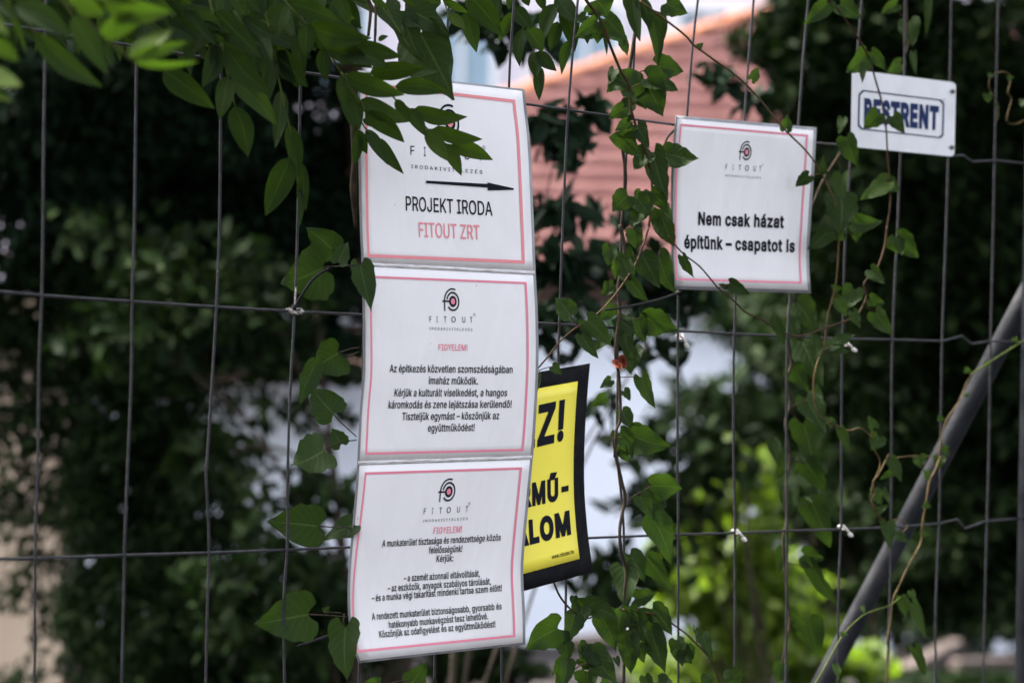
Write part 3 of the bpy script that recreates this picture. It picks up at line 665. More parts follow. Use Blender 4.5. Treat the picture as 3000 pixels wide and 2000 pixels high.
plant(label='fresh small shoots hanging before the fence above the tall notice', parts=[('B', .06, [
 (700,-10,879,97,65,.8),(742,98,852,206,85,.7),(205,-20,332,62,60,.5),(415,-20,507,57,45,.5),(585,-20,672,25,40,.5),(255,280,325,250,40,.4)], [(.0012, [(690,-60),(705,10),(742,98)]),(.0016,[(250,20),(300,85),(370,180),(465,320)])])], anchor=onf(1300, 0, .06), **PW)
plant(label='dark wisteria sprays hanging between the tall notice and the red roof', parts=[('B', -.03, [
 (865,-40,1107,247,185,0),(850,80,925,367,125,0),(1185,85,1085,292,90,0),(1195,50,1312,205,120,0),(1252,198,1222,453,95,.05),(1272,198,1387,368,125,0),(1330,358,1338,545,105,.05),(1338,362,1487,492,105,.05),(1365,455,1365,697,88,.05),
 (1480,25,1384,282,118,0),(1490,150,1440,357,105,0),(1520,55,1612,362,135,0),(1572,278,1515,518,80,0),(1480,-20,1645,175,135,0),(1080,-40,1102,135,60,0),(1350,-40,1402,80,75,0),(1250,-40,1292,45,70,0),(940,-40,1090,130,140,0),(1180,-60,1150,70,90,0)],
 [(.0014, [(1200,-60),(1195,50),(1255,200),(1330,360),(1365,460)]),(.0014,[(1470,-60),(1485,30),(1530,160),(1570,280)]),(.0014,[(860,-60),(866,60)])])], anchor=onf(1530, 0, -.03), **PW)
plant(label='slender hanging leaflets left of the diagonal stem, above the small notice', parts=[('B', .02, [
 (2000,-40,2062,293,110,.05),(2100,40,2182,452,115,.05),(2050,-20,2130,210,110,0),(1950,-40,1975,105,45,.1),(2180,80,2215,283,150,.1)], [(.0014, [(2020,-80),(2010,0),(2100,50),(2180,85)])])], anchor=onf(1870, 0, .02), **PW)

_rows = []
for _k in range(230):
    _x = rl.uniform(-200, 2350); _y = rl.uniform(-330, 120) if _x < 1500 else rl.uniform(-330, 20); _a = rl.uniform(.3, 2.3); _l = rl.uniform(260, 400)
    _rows.append((_x, _y, _x+_l*math.cos(_a), _y+_l*math.sin(_a), rl.uniform(90, 150), rl.uniform(0, .2)))
plant(label='dark wisteria leaves massed behind the shoots along the top edge', parts=[('A', -.16, _rows[:110], [(.004, [(-200,-120),(500,-60),(1200,-110),(2300,-60)])]), ('A', -.30, _rows[110:], [])], anchor=onf(500, 0, -.2), **PW)
_rows = []
for _k in range(75):
    _x = rl.uniform(650, 2330); _y = rl.uniform(-160, 270) - max(0, _x-2000)*.25; _a = rl.uniform(.75, 2.0) if _k % 3 else rl.uniform(.2, .8); _l = rl.uniform(230, 370)
    _rows.append((_x, _y, _x+_l*math.cos(_a), _y+_l*math.sin(_a), rl.uniform(75, 125), rl.uniform(0, .22)))
plant(label='layered dark wisteria leaflets hanging in front of the top wire', parts=[('A', .03, _rows[:40], [(.0016, [(700,-100),(1000,40),(1240,190)]),(.0016,[(1500,-100),(1720,90),(1960,230)])]), ('A', .06, _rows[40:], [])], anchor=onf(600, 0, .05), **PW)
PV = dict(lm='vine', kind='v', cat='vine', group=VG, name='bindweed_vine')
plant(label='large toothed dark leaves of a vine behind the wisteria at the notice top', sm='stem_dark', parts=[('B', .04, [
 (470,70,737,243,190,.1),(545,235,781,667,330,.1),(430,100,562,425,160,0),(300,30,420,250,150,0),(600,-40,560,120,180,0)], [(.003,[(160,-60),(200,60),(185,250)]),(.0022,[(240,-40),(236,250)]),(.002,[(480,80),(420,-60)])])], anchor=onf(1250, 60, .04), **PV)
def sprinkle(path, n, spread, lo, hi):
    out = []; P = smooth_line([(x, y, 0) for x, y in path], 8)
    for _ in range(n):
        q = P[rl.randrange(len(P))]; s = rl.choice((-1, 1)); bx = q[0] + s*rl.uniform(8, spread); by = q[1] + rl.uniform(-30, 30); a_ = rl.uniform(.5, 1.5); l = rl.uniform(lo, hi)
        out.append((bx, by, bx + s*l*math.cos(a_), by + l*math.sin(a_), l*rl.uniform(.6, .85), rl.uniform(0, .35)))
    return out
_colB = sprinkle([(1700,30),(1850,310),(1985,600),(2050,930),(2120,1300),(2118,1568)], 22, 90, 70, 150); _colE = sprinkle([(1950,30),(1910,400),(1893,800),(1920,1300)], 16, 100, 70, 160)
_colH = sprinkle([(1700,1100),(1950,1080),(1960,1300),(1600,1300),(1560,1550)], 22, 120, 80, 150)
plant(label='bindweed vine twining down the dark wire between the two notices', sm='stem_red', parts=[('B', .028, [
 (1755,0,1835,105,200,.1),(1765,150,1613,243,110,.2),(1825,130,1962,272,120,.3),(1925,262,1970,385,65,.3),(1805,190,1836,382,32,.2),(2000,600,1846,520,185,.3),(2055,600,1982,748,95,.1),(2100,560,2212,792,195,.2),(2110,540,2307,625,140,.3),(2175,455,2352,490,150,.1),
 (2030,965,1848,945,160,.3),(2035,870,2112,1012,112,.2),(2110,1048,2015,1167,130,.25),(2235,1060,2457,1095,155,.3),(2150,1058,2245,1375,150,.15),(1975,1345,1870,1455,140,.2),(2040,1365,2125,1485,120,.3),(2140,1318,2255,1465,95,.3),(2195,1440,2300,1700,150,.2),(2240,20,2380,90,140,.15),(2060,1470,2000,1560,90,.2)],
 [(.0026, [(1640,-60),(1690,10),(1790,150),(1850,310),(1920,480),(1985,600),(1995,750),(2050,930),(2110,1090),(2140,1300),(2118,1568)]),(.0010, [(2010,600),(2060,575),(2112,543)]),(.0010,[(2030,505),(2100,480),(2175,455)]),(.0010,[(2125,1060),(2180,1062),(2238,1056)]),(.001,[(1780,150),(1830,160)])]),
 ('E', .028, [(1978,312,1898,152,120,.3),(2080,205,2192,403,145,.1),(2190,200,2294,443,145,.1),(1998,365,2118,507,88,.35),(1575,602,1476,488,132,.35),(1695,640,1849,805,135,.45),(1655,738,1767,895,92,.3),(1452,955,1518,1007,62,.4),(1355,1005,1352,1130,45,.2)],
 [(.0018, [(2118,-5),(2080,120),(2020,260),(1930,400),(1820,540),(1700,640),(1600,700),(1500,790),(1420,890),(1350,972)]),(.0009,[(1575,602),(1600,640),(1640,682),(1690,742)]),(.0009,[(1355,985),(1400,968),(1455,955)])])],
 anchor=onf(1800, 0, .03), **PV)
plant(label='small bindweed leaves scattered along the stems between the notices', sm='stem_red', parts=[('B', .015, _colB, []), ('E', .005, _colE, []), ('H', .02, _colH, [])], anchor=onf(1830, 500, .015), **PV)
plant(label='thick brown twisted vine on the wire right of the yellow sign', sm='stem_dark', parts=[('B', .006, [], [(.0032, [(2030,-40),(2028,180),(1985,480),(1970,700),(1945,860),(1935,1000),(1958,1200),(1950,1350),(1925,1568)]),(.0026,[(1970,720),(1985,830),(1945,1000),(1950,1200),(1940,1568)])]),
 ('E', .012, [(1945,635,1990,888,130,.15),(2088,620,2312,702,175,.15),(2040,628,2092,787,125,.1),(2008,828,2000,993,122,.1),(2065,1030,2158,1238,100,.35),(1915,1410,2005,1580,125,.25),(2015,1430,2264,1502,195,.3)],
 [(.0032, [(1920,-20),(1950,170),(1908,400),(1917,560),(1893,780),(1890,900),(1912,1030),(1922,1300),(1893,1400),(1882,1580)]),(.0009,[(1945,640),(2010,628),(2090,618)]),(.0009,[(1915,1030),(1990,1027),(2066,1030)]),(.0009,[(1890,1445),(1960,1440),(2020,1428)]),(.0012,[(1870,1440),(1880,1568)])]),
 ('H', .012, [(2135,212,2345,240,175,.3),(2055,280,2155,443,105,.2),(2105,285,2233,352,105,.05),(2150,440,2284,742,172,.15),(1985,680,2088,868,125,.15),(2105,705,2268,920,132,.15),(1945,770,1950,1042,165,.3),(2020,985,2165,955,112,0),(1925,-60,1975,45,80,.3)],
 [(.0030, [(1885,-10),(1930,180),(1952,300),(1918,500),(1926,650),(1962,790),(1945,1000),(1950,1300),(1940,1600)]),(.0010,[(1975,300),(2050,260),(2137,210)]),(.0010,[(1975,312),(2010,340),(2060,380)]),(.0010,[(1925,690),(1960,685),(2000,690)])])],
 anchor=onf(1820, 1000, .0), **PV)
plant(label='dense tangle of bindweed leaves under the yellow sign', sm='stem_red', parts=[('H', .03, [
 (1640,1055,1817,985,135,.2),(1750,1055,1905,1122,115,.25),(1655,1045,1640,1172,122,.2),(1600,1110,1525,1292,122,.05),(1490,1190,1268,1327,205,.15),(1795,1120,1885,1338,142,.25),(1925,1075,1895,1262,115,.15),(2030,1085,2088,1278,130,.2),(2140,1055,2272,1228,142,.25),(2130,1205,2228,1485,150,.15),(1980,1235,1995,1493,142,.15),
 (1545,1300,1562,1412,112,.2),(1550,1415,1528,1590,102,.15),(1735,1350,1905,1562,150,.2),(1695,1485,1725,1650,142,.2),(2310,1270,2350,1450,105,.15),(1890,1395,1912,1455,42,0),(2090,1520,2135,1640,80,.2),(1720,1390,1790,1440,80,.05),(1600,970,1590,1030,50,.05),(1690,1420,1660,1480,60,.25),(2180,1560,2290,1650,130,.1),(1850,1560,1800,1680,140,.1)],
 [(.0018, [(1465,880),(1500,960),(1560,1040),(1640,1100),(1700,1122),(1765,1090)]),(.0017,[(1940,1062),(2080,1080),(2200,1112),(2351,1210),(2440,1290),(2540,1400),(2590,1520),(2620,1620)]),(.0016,[(1640,1110),(1600,1230),(1565,1310),(1548,1440),(1560,1600)]),(.0012,[(1590,1480),(1660,1440),(1740,1430)])]),
 ('I', .03, [(5,1350,90,1320,120,.2),(-20,1330,60,1430,120,.15),(135,1240,205,1390,80,.15),(90,1200,130,1240,40,.2),(340,1480,390,1590,110,.2),(170,1520,150,1620,80,.2)], [(.0009,[(100,1295),(75,1160)])])],
 anchor=onf(1750, 2000, .03), **PV)
plant(label='bindweed leaves standing out along the left edge of the tall notice', sm='stem_dark', parts=[('D', -.012, [(2228,275,1942,378,330,.1),(2290,150,2118,10,185,.05)], [(.0012,[(2228,275),(2280,268),(2370,262)])]),
 ('D', .012, [(2330,862,2150,985,250,.2),(2165,955,2060,1216,125,0),(2300,1280,2150,1100,215,.1),(2350,1490,2290,1385,120,.1)], [(.0011,[(2330,862),(2420,832),(2470,825)]),(.0011,[(2335,868),(2400,880),(2468,855)]),(.0011,[(2300,1285),(2360,1350),(2455,1437)])]),
 ('G', .012, [(2235,-35,2015,70,270,.3),(2192,488,1852,460,265,.15),(2440,478,2243,588,135,0),(2122,1095,1773,1160,315,.2),(2235,1075,2268,1043,45,0)], [(.0011,[(2235,-35),(2270,-65),(2350,-90),(2455,-105)]),(.0011,[(2192,488),(2300,495),(2440,497)]),(.0011,[(2122,1095),(2300,1105),(2390,1112)]),(.001,[(2230,1078),(2350,1085)])]),
 ('B', -.004, [], [(.0036,[(75,850),(85,1100),(72,1300),(100,1568)]),(.003,[(100,900),(95,1200),(100,1568)])]),
 ('H', -.004, [(485,1570,570,1425,150,.3),(200,1590,270,1530,80,.2)], [(.003,[(130,1430),(140,1500),(155,1600)]),(.0012,[(310,1580),(400,1555),(490,1548)])])], anchor=onf(1050, 1500, .0), **PV)
plant(label='bindweed leaves lying over the printed border at the tall notice edge', sm='stem_dark', parts=[('E', .05, [(130,255,203,567,150,.1),(-20,240,45,105,110,0)], [(.0011,[(-40,268),(50,262),(125,252)])]), ('H', .05, [(30,1178,38,1535,195,.3)], [(.0011,[(20,1090),(15,1150),(32,1182)])])], anchor=onf(1060, 800, .05), **PV)
plant(label='long thin bindweed stem crossing the small notice from upper left', sm='stem_tan', parts=[('C', .05, [
 (105,328,142,297,42,.3),(475,548,522,465,65,.2),(712,890,720,795,75,.4),(975,1180,968,1072,48,.4),(868,1212,780,1284,82,.3),(1095,1370,1075,1610,195,.2),(1165,1530,1368,1525,125,.35)],
 [(.0019, [(-292,10),(0,230),(100,330),(420,565),(690,880),(850,1040),(960,1200),(1040,1380),(1072,1540)]),(.0008,[(865,1215),(900,1205),(945,1196)]),(.0008,[(430,570),(450,555),(476,546)])]),
 ('F', .05, [(1000,28,863,147,115,.3),(1045,0,1120,85,130,.2),(1180,-10,1200,100,100,.2),(1072,432,1022,395,52,.35),(1045,485,1128,615,75,.35),(1180,425,1115,572,135,.35),(890,738,970,782,42,.3),(920,780,932,908,92,.3),(1025,812,1187,728,82,.25),(1040,828,1140,855,62,.2),(912,1088,967,1148,42,.4),(920,1180,945,1230,38,.5),(1032,1352,982,1306,58,.4),(1088,1383,1152,1545,62,.35),(1315,1375,1276,1297,62,.45),(1348,1438,1300,1528,112,.25)],
 [(.0018, [(1072,-5),(1075,90),(1055,380),(1000,600),(975,800),(920,950),(900,1100),(930,1280),(1040,1350),(1140,1395),(1220,1380),(1295,1430)]),(.0007,[(1295,1430),(1310,1372)]),(.0007,[(975,840),(1000,825),(1026,812)]),(.0007,[(1290,1436),(1345,1440)])])], anchor=onf(2100, 0, .05), **PV)
plant(label='bindweed stem hanging in front of the blue lettered plate', sm='stem_red', parts=[('C', .055, [
 (995,20,838,165,115,.05),(1085,30,1225,132,130,.2),(1258,372,1125,492,135,.1),(1300,360,1398,480,85,.35),(1240,455,1236,573,42,.2),(1345,780,1248,884,112,.1),(1448,800,1525,918,95,.35),(1405,1255,1232,1372,112,.8),(1415,1258,1495,1310,100,.5),(1125,945,1208,1143,125,.1)],
 [(.0019, [(985,-20),(1050,40),(1150,180),(1230,300),(1290,420),(1330,560),(1370,700),(1400,880),(1410,1050),(1425,1250),(1430,1400),(1405,1580)]),(.0008,[(1345,782),(1370,820),(1395,855)]),(.0008,[(1405,1255),(1425,1258)])]),
 ('F', .055, [(1478,62,1614,202,152,.55),(1470,70,1502,190,82,.3),(1298,292,1390,380,92,.4),(1292,488,1388,522,82,.4),(1328,583,1444,733,112,.5),(1172,582,1218,682,68,.4),(638,645,702,803,72,.35),(322,382,462,460,82,.3),(300,412,246,388,32,.4),(-2,195,70,347,62,.25)],
 [(.0017, [(1408,-10),(1390,130),(1335,285),(1250,380),(1265,470),(1230,560),(1190,610),(1100,650),(980,690),(860,735),(780,745),(700,725),(640,690),(540,630),(430,580),(370,520),(300,460),(240,410),(190,350),(110,260),(0,175),(-100,60)]),(.0008,[(1240,525),(1270,505),(1295,489)]),(.0008,[(1235,532),(1280,555),(1328,584)]),(.0008,[(1400,100),(1440,95),(1480,70)]),(.0008,[(545,630),(590,632),(640,645)]),(.0008,[(250,410),(290,400),(322,385)])])], anchor=onf(2450, 0, .05), **PV)
plant(label='dull green vine on the wire under the small notice, behind the fence', sm='stem_dark', parts=[('F', -.09, [
 (785,520,908,712,175,.15),(730,635,772,815,95,.1),(825,785,958,1085,185,.1),(770,955,862,1118,135,.15),(850,1175,975,1405,165,.1),(830,1345,902,1630,165,.15),(620,1475,662,1650,85,.15)],
 [(.0026, [(735,440),(745,500),(715,650),(740,860),(745,950),(715,1050),(740,1200),(705,1350),(730,1480),(742,1580)]),(.001,[(745,470),(765,505),(790,530)]),(.001,[(735,1240),(780,1215),(850,1190)]),(.001,[(735,1250),(800,1330),(830,1350)])]),
 ('I', -.09, [(725,-10,652,172,105,.1),(845,50,988,254,145,.15),(722,265,740,418,102,.1),(890,325,1002,635,172,.15),(930,275,1055,410,112,.05),(830,680,965,705,130,.1),(892,765,1068,1035,95,.15),(690,650,660,815,75,.05),(865,1130,935,1385,172,.1),(680,1440,650,1570,100,.1),(740,1080,860,1180,70,.1)],
 [(.0026, [(738,-5),(735,60),(708,250),(715,450),(692,600),(722,1000),(735,1150),(690,1420),(700,1600)]),(.001,[(735,25),(785,40),(845,60)]),(.001,[(720,362),(800,340),(890,326)]),(.001,[(715,740),(800,755),(890,772)]),(.001,[(735,1170),(800,1205),(850,1240)])])], anchor=onf(2310, 1300, -.09), **PV)
plant(label='golden twisted tendrils with small leaves before the slanting brace', sm='stem_tan', parts=[('I', .03, [
 (1310,258,1372,333,85,.3),(1380,240,1422,330,45,.3),(1345,388,1418,345,48,.35),(1412,468,1425,637,92,.3),(1468,548,1552,598,62,.15),(1430,25,1505,178,75,.3),(1450,110,1358,168,50,.25),(1625,5,1640,88,85,.35),(1770,10,1765,95,80,.4),(1680,110,1690,185,45,.6),(1660,340,1710,360,45,.5),(1300,240,1285,225,15,.5),(1640,545,1700,550,40,.6),(1300,380,1340,420,35,.4)],
 [(.0012, [(1320,-40),(1360,60),(1310,200),(1300,300),(1345,400),(1378,450),(1370,525)]),(.0012,[(1420,-10),(1345,140),(1312,180),(1322,260),(1298,320),(1352,420),(1362,470)]),(.0011,[(1415,460),(1470,443),(1530,458),(1547,490),(1513,532)]),
  (.0011,[(1440,25),(1520,10),(1600,5),(1700,8),(1770,20)]),(.0019,[(1775,10),(1740,100),(1700,180),(1680,300),(1650,480),(1640,600),(1560,750),(1490,900),(1450,990),(1430,1150),(1408,1280),(1420,1345),(1400,1600)])]),
 ('F', .03, [(1760,1310,1810,1320,40,.6),(1950,1145,1975,1165,35,.6),(1800,1510,1830,1570,45,.4)], [(.0014, [(1762,1575),(1790,1400),(1830,1300),(1900,1200),(1950,1080),(1990,1010)])])], anchor=onf(2600, 1500, .03), **PV)
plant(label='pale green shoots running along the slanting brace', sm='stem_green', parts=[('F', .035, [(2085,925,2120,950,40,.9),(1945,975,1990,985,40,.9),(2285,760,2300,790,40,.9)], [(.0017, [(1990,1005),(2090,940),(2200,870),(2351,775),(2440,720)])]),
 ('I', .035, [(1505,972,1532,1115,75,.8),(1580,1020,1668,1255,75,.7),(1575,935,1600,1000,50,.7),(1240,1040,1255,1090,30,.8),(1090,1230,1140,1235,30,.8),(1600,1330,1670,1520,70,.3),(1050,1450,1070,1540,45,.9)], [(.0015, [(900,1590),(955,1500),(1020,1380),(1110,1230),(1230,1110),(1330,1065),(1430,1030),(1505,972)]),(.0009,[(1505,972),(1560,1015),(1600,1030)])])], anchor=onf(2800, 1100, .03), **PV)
plant(label='dim vine dangling above the blue lettered plate', sm='stem_dark', parts=[('C', -.10, [(1475,30,1368,95,85,.2),(1560,150,1582,315,140,.1),(1690,0,1670,250,50,.1),(1590,370,1605,510,45,.15),(1500,440,1410,500,90,.15),(1100,820,1075,920,60,.1),(1100,1210,1100,1390,115,.05)], [(.002,[(1540,-40),(1545,200),(1552,300),(1530,400),(1540,450)]),(.001,[(1475,40),(1500,100),(1545,115)]),(.002,[(1145,950),(1060,1090),(960,1250),(890,1420)]),(.001,[(1060,1090),(1090,1180)])])], anchor=onf(2650, 100, -.1), **PV)
plant(label='curling tendril with tiny leaves right of the blue lettered plate', sm='stem_tan', parts=[('C', .0, [(2105,520,2150,515,35,.3),(2240,545,2280,530,35,.3),(2100,650,2105,710,60,.2),(2160,780,2170,835,30,.2),(2345,690,2340,740,50,.2),(2170,730,2150,740,35,.2)], [(.001,[(2120,520),(2110,600),(2150,670),(2175,740),(2165,830)]),(.001,[(2150,510),(2210,495),(2260,530),(2240,640),(2265,680),(2240,780),(2235,840),(2290,855),(2351,830),(2400,790)])])], anchor=onf(2920, 250, .0), **PV)
mb = MB(); 
for k in range(3): leaf(mb, onf(*zp('E', 1905+10*k, 915), .02), onf(*zp('E', 1975-22*k, 960+9*k), .026), .013, 'v', .3, roll=.6*k-.5, fold=.9)
tag(mb.build('withered_leaf', M['dead']), 'curled red brown withered leaf stuck to the vine right of the yellow sign', 'leaf')
# ------------------------------------------------------------------ everything behind the fence
rb = np.random.default_rng(5)
def cloud(mb, blobs, size, n_per=None, up=.35, dens=1.0, jit=.35):
    "leaf-sized faces spread through ellipsoids (centre, radii, count)"
    for c, r, n in blobs:
        n = int(n*dens); c = np.asarray(c); r = np.asarray(r)
        d = rb.normal(size=(n, 3)); d /= np.linalg.norm(d, axis=1)[:, None]
        rad = rb.random(n)**.42
        lump = 1 + jit*np.sin(d[:, 0]*5+c[0]*7)*np.sin(d[:, 2]*6+c[1]*3)
        P = c + d*r*(rad*lump)[:, None]
        L = size*rb.uniform(.6, 1.3, n); W = L*rb.uniform(.38, .55, n)
        a = rb.normal(size=(n, 3))*.8 + d*.5; a[:, 2] -= .35; a /= np.linalg.norm(a, axis=1)[:, None]
        nn = rb.normal(size=(n, 3))*.7 + d*.4 + np.array((0, 0, up)); nn -= a*(nn*a).sum(1)[:, None]; nn /= np.linalg.norm(nn, axis=1)[:, None]
        s = np.cross(nn, a); Lc = L[:, None]; Wc = W[:, None]
        pts = np.stack((P - a*Lc*.5, P - a*Lc*.12 + s*Wc*.46 + nn*Wc*.12, P + a*Lc*.2 + s*Wc*.36 + nn*Wc*.1, P + a*Lc*.5,
                        P + a*Lc*.2 - s*Wc*.36 + nn*Wc*.1, P - a*Lc*.12 - s*Wc*.46 + nn*Wc*.12), 1).reshape(-1, 3)
        F = []
        for i in range(n): k = i*6; F += [(k, k+1, k+2, k+3), (k, k+3, k+4, k+5)]
        base = mb.n; mb.add(pts, F); mb.t[-1] = np.repeat(rb.random(n)**1.5, 6)
def trunk(mb, base, top, r0, r1, limbs=()):
    base = np.asarray(base, float); top = np.asarray(top, float); n = 10
    P = np.array([base + (top-base)*t + np.array((math.sin(5*t+base[0])*.06, math.cos(4*t)*.05, 0))*t for t in np.linspace(0, 1, n)])
    mb.tube(P, np.linspace(r0, r1, n), 10)
    for t, end, r in limbs:
        a = P[int(t*(n-1))]; e = np.asarray(end, float); m_ = (a+e)/2 + np.array((0, 0, .12*np.linalg.norm(e-a)))
        L = smooth_line([a, m_, e], 6); mb.tube(L, np.linspace(r, r*.3, len(L)), 7)
def tree(name, label, group, base, blobs, leafm, size, trunk_r, limbs=6, up=.35, dens=1.0, cat='tree'):
    bz = ground_z(base[1]); B = np.array((base[0], base[1], bz)); root = empty(name, B, label, cat, group)
    cs = np.array([b[0] for b in blobs]); top = np.average(cs, axis=0, weights=[b[2] for b in blobs]); top = np.array((base[0]*.6+top[0]*.4, base[1]*.6+top[1]*.4, max(cs[:, 2].max()-.1, bz+.5)))
    mb = MB(); order = rb.permutation(len(blobs))[:limbs]
    trunk(mb, B - np.array((0, 0, .1)), top, trunk_r, trunk_r*.35, [(.35+.5*rb.random(), blobs[i][0], trunk_r*.4) for i in order if limbs]); mb.build('trunk', M['bark'], root)
    mb = MB(); cloud(mb, blobs, size, up=up, dens=dens); mb.build('crown', M[leafm], root, smooth=False)
    return root
def blob(x, y, d, rx, ry, n, rd=None):
    "an ellipsoid seen at photo pixel x, y at depth d; rx, ry in photo pixels"
    k = d/LENS_PX; return (at(x, y, d), np.array((rx*k, rd or rx*k*.8, ry*k)), n)
def ground_z(y): return 0.0 if y < 5.5 else max(-.5, -(y-5.5)*.077)
M['soil'] = varied('rubbly_soil', (.012,.0115,.0135), (.034,.030,.030), 3.2, .95, .1, .6, 20)  # very dark soil: the shade over the ground is put into its colour
mb = MB(); xs = np.concatenate((np.linspace(-300, -14, 8), np.linspace(-12, 12, 61), np.linspace(14, 300, 8)))
ys = np.concatenate(([-60, -20, -5], np.linspace(0, 45, 80), [60, 90, 150, 300, 700]))
V = [(x, y, ground_z(y) + (.07*noise.noise((x*.9, y*.9, 0)) + .05*noise.noise((x*2.7, y*2.7, 3)))*(1 if 5 < y < 60 else .2)) for y in ys for x in xs]
n = len(xs); mb.add(V, [(j*n+i, j*n+i+1, (j+1)*n+i+1, (j+1)*n+i) for j in range(len(ys)-1) for i in range(n-1)])
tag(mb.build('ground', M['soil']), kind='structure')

# ---- the tiled house
M['tile'] = varied('red_clay_tile', (.20,.088,.08), (.275,.135,.125), 2.6, .75, .25)
M['ridge'] = varied('orange_ridge_tile', (.30,.115,.06), (.38,.165,.095), 4, .7, .25)
M['plaster'] = varied('white_plaster', (.76,.81,.90), (.82,.86,.94), .8, .85, .2)
M['fascia'] = varied('brown_eave_board', (.028,.018,.015), (.05,.03,.025), 5, .7)
HD, EZ = 30.0, 2.52
e0 = np.array((0, HD, EZ)); sl = np.array((0, 3.5, 3.22)); sl /= np.linalg.norm(sl); rn = np.cross(np.array((1., 0, 0)), sl)
def onroof(x, y):
    d = ray(x, y); t = ((e0-CAM)@rn)/(d@rn); return CAM + d*t
Ap = onroof(*P52(1752, 34)); Bp = onroof(*P52(1215, 214)); tt = (EZ-Ap[2])/(Bp[2]-Ap[2]); Lc = Ap + (Bp-Ap)*tt
RX = Ap[0] + 3.2; RZ = Ap[2]; RY = Ap[1]
house = empty('house', (Ap[0]-3, HD+2, -.5), 'low white house with a broad pink red tiled hip roof behind the foliage', 'house')
mb = MB(); nc = 18; sv = (RY-HD)/sl[1]
for k in range(nc):
    a = k/nc; b = (k+1.12)/nc
    def row(t, lift):
        p = e0 + sl*sv*t + rn*lift; tq = min(1, (p[2]-EZ)/(RZ-EZ)); xl = Lc[0] + (Ap[0]-Lc[0])*tq
        X = np.linspace(xl, RX, 160); return np.stack((X, np.full(160, p[1]), p[2] + .018*np.abs(np.sin(X*math.pi/.24))), 1)
    A = row(a, .085); B = row(min(b, 1), .008); C = row(a, .0)
    V = np.concatenate((C, A, B)); q = 160
    mb.add(V, [(i, i+1, q+i+1, q+i) for i in range(q-1)] + [(q+i, q+i+1, 2*q+i+1, 2*q+i) for i in range(q-1)])
br = np.array((RX, RY*2-HD, EZ)); bl = np.array((Lc[0], RY*2-HD, EZ))
mb.add([Lc, Ap, bl, np.array((RX, RY, RZ)), br, np.array((RX, HD, EZ))], [(0, 1, 2), (1, 3, 4, 2), (3, 5, 4)])
roof = mb.build('roof', M['tile'], house)
mb = MB()
def caps(a, b):
    L = np.linalg.norm(b-a); n = int(L/.34)
    for k in range(n):
        p = a + (b-a)*(k/n); q = a + (b-a)*((k+1.15)/n); mb.tube([p + np.array((0, 0, .03)), (p+q)/2 + np.array((0, 0, .025)), q], [.085, .08, .07], 10)
caps(Lc, Ap); caps(Ap, np.array((RX, RY, RZ))); mb.build('ridge_tiles', M['ridge'], roof)
mb = MB(); wx0, wx1 = Lc[0]+.6, RX-.5
mb.box(((wx0+wx1)/2, HD+2.9, (EZ-.77)/2), ((wx1-wx0)/2, 0, 0), (0, 2.5, 0), (0, 0, (EZ+.73)/2)); mb.build('wall', M['plaster'], house, smooth=False)
mb = MB(); mb.box(((Lc[0]+RX)/2, HD+.05, EZ-.11), ((RX-Lc[0])/2, 0, 0), (0, .03, 0), (0, 0, .12)); mb.box(((Lc[0]+RX)/2, HD+.25, EZ-.17), ((RX-Lc[0])/2-.02, 0, 0), (0, .16, 0), (0, 0, .02)); mb.build('eave_board', M['fascia'], house, smooth=False)

mb = MB(); p0 = at(200, 1112, 28.6); p1 = at(1075, 1112, 28.6); zl = p0[2]
for x0, x1, yy, z0, z1 in ((p0[0], p1[0], 28.6, zl, zl+.10),): mb.box(((x0+x1)/2, yy, (z0+z1)/2), ((x1-x0)/2, 0, 0), (0, .03, 0), (0, 0, (z1-z0)/2))
mb.box(((p0[0]+p1[0])/2, 29.5, zl+.30), ((p1[0]-p0[0])/2+.05, 0, 0), (0, .92, .20), (0, -.006, .028)); mb.build('porch_roof', M['fascia'], house, smooth=False)

# ---- pale block of flats far behind
M['pale'] = varied('pale_render', (.66,.62,.68), (.74,.69,.74), .15, .85, .2)
M['glass'] = mat('window_glass', (.25,.36,.45), .08, .6)
M['wframe'] = mat('white_window_frame', (.8,.8,.82), .5)
fz = 62.0; fc = at(1500, 1000, fz); k = fz/LENS_PX
flats = empty('apartment_building', (fc[0], fz+6, -.5), 'pale lavender block of flats with bluish windows beyond the red roof', 'building')
mb = MB(); mb.box((fc[0]+3, fz+6, 9), (14, 0, 0), (0, 5.8, 0), (0, 0, 9.5)); mb.build('wall', M['pale'], flats, smooth=False)
mb = MB(); mb.box((fc[0]+3, fz+6, 18.8), (14.4, 0, 0), (0, 6.2, 0), (0, 0, .3)); mb.build('roof', M['fascia'], flats, smooth=False)
for iz in range(5):
    for ix in range(8):
        c = np.array((at(1700, 1000, fz)[0] - 6.3 + ix*2.1, fz+.2, at(1500, 150, fz)[2] - 3.0 + iz*3.0 - 3.0))
        mb = MB()
        for s in (-1, 1):
            mb.box(c + np.array((s*.56, -.04, 0)), (.06, 0, 0), (0, .06, 0), (0, 0, .86)); mb.box(c + np.array((0, -.04, s*.80)), (.5, 0, 0), (0, .06, 0), (0, 0, .06))
        mb.box(c + np.array((0, -.03, 0)), (.035, 0, 0), (0, .05, 0), (0, 0, .74))
        f = mb.build('window', M['wframe'], flats, smooth=False)
        mb = MB(); mb.box(c + np.array((0, -.012, 0)), (.5, 0, 0), (0, .014, 0), (0, 0, .74)); mb.build('pane', M['glass'], f, smooth=False)

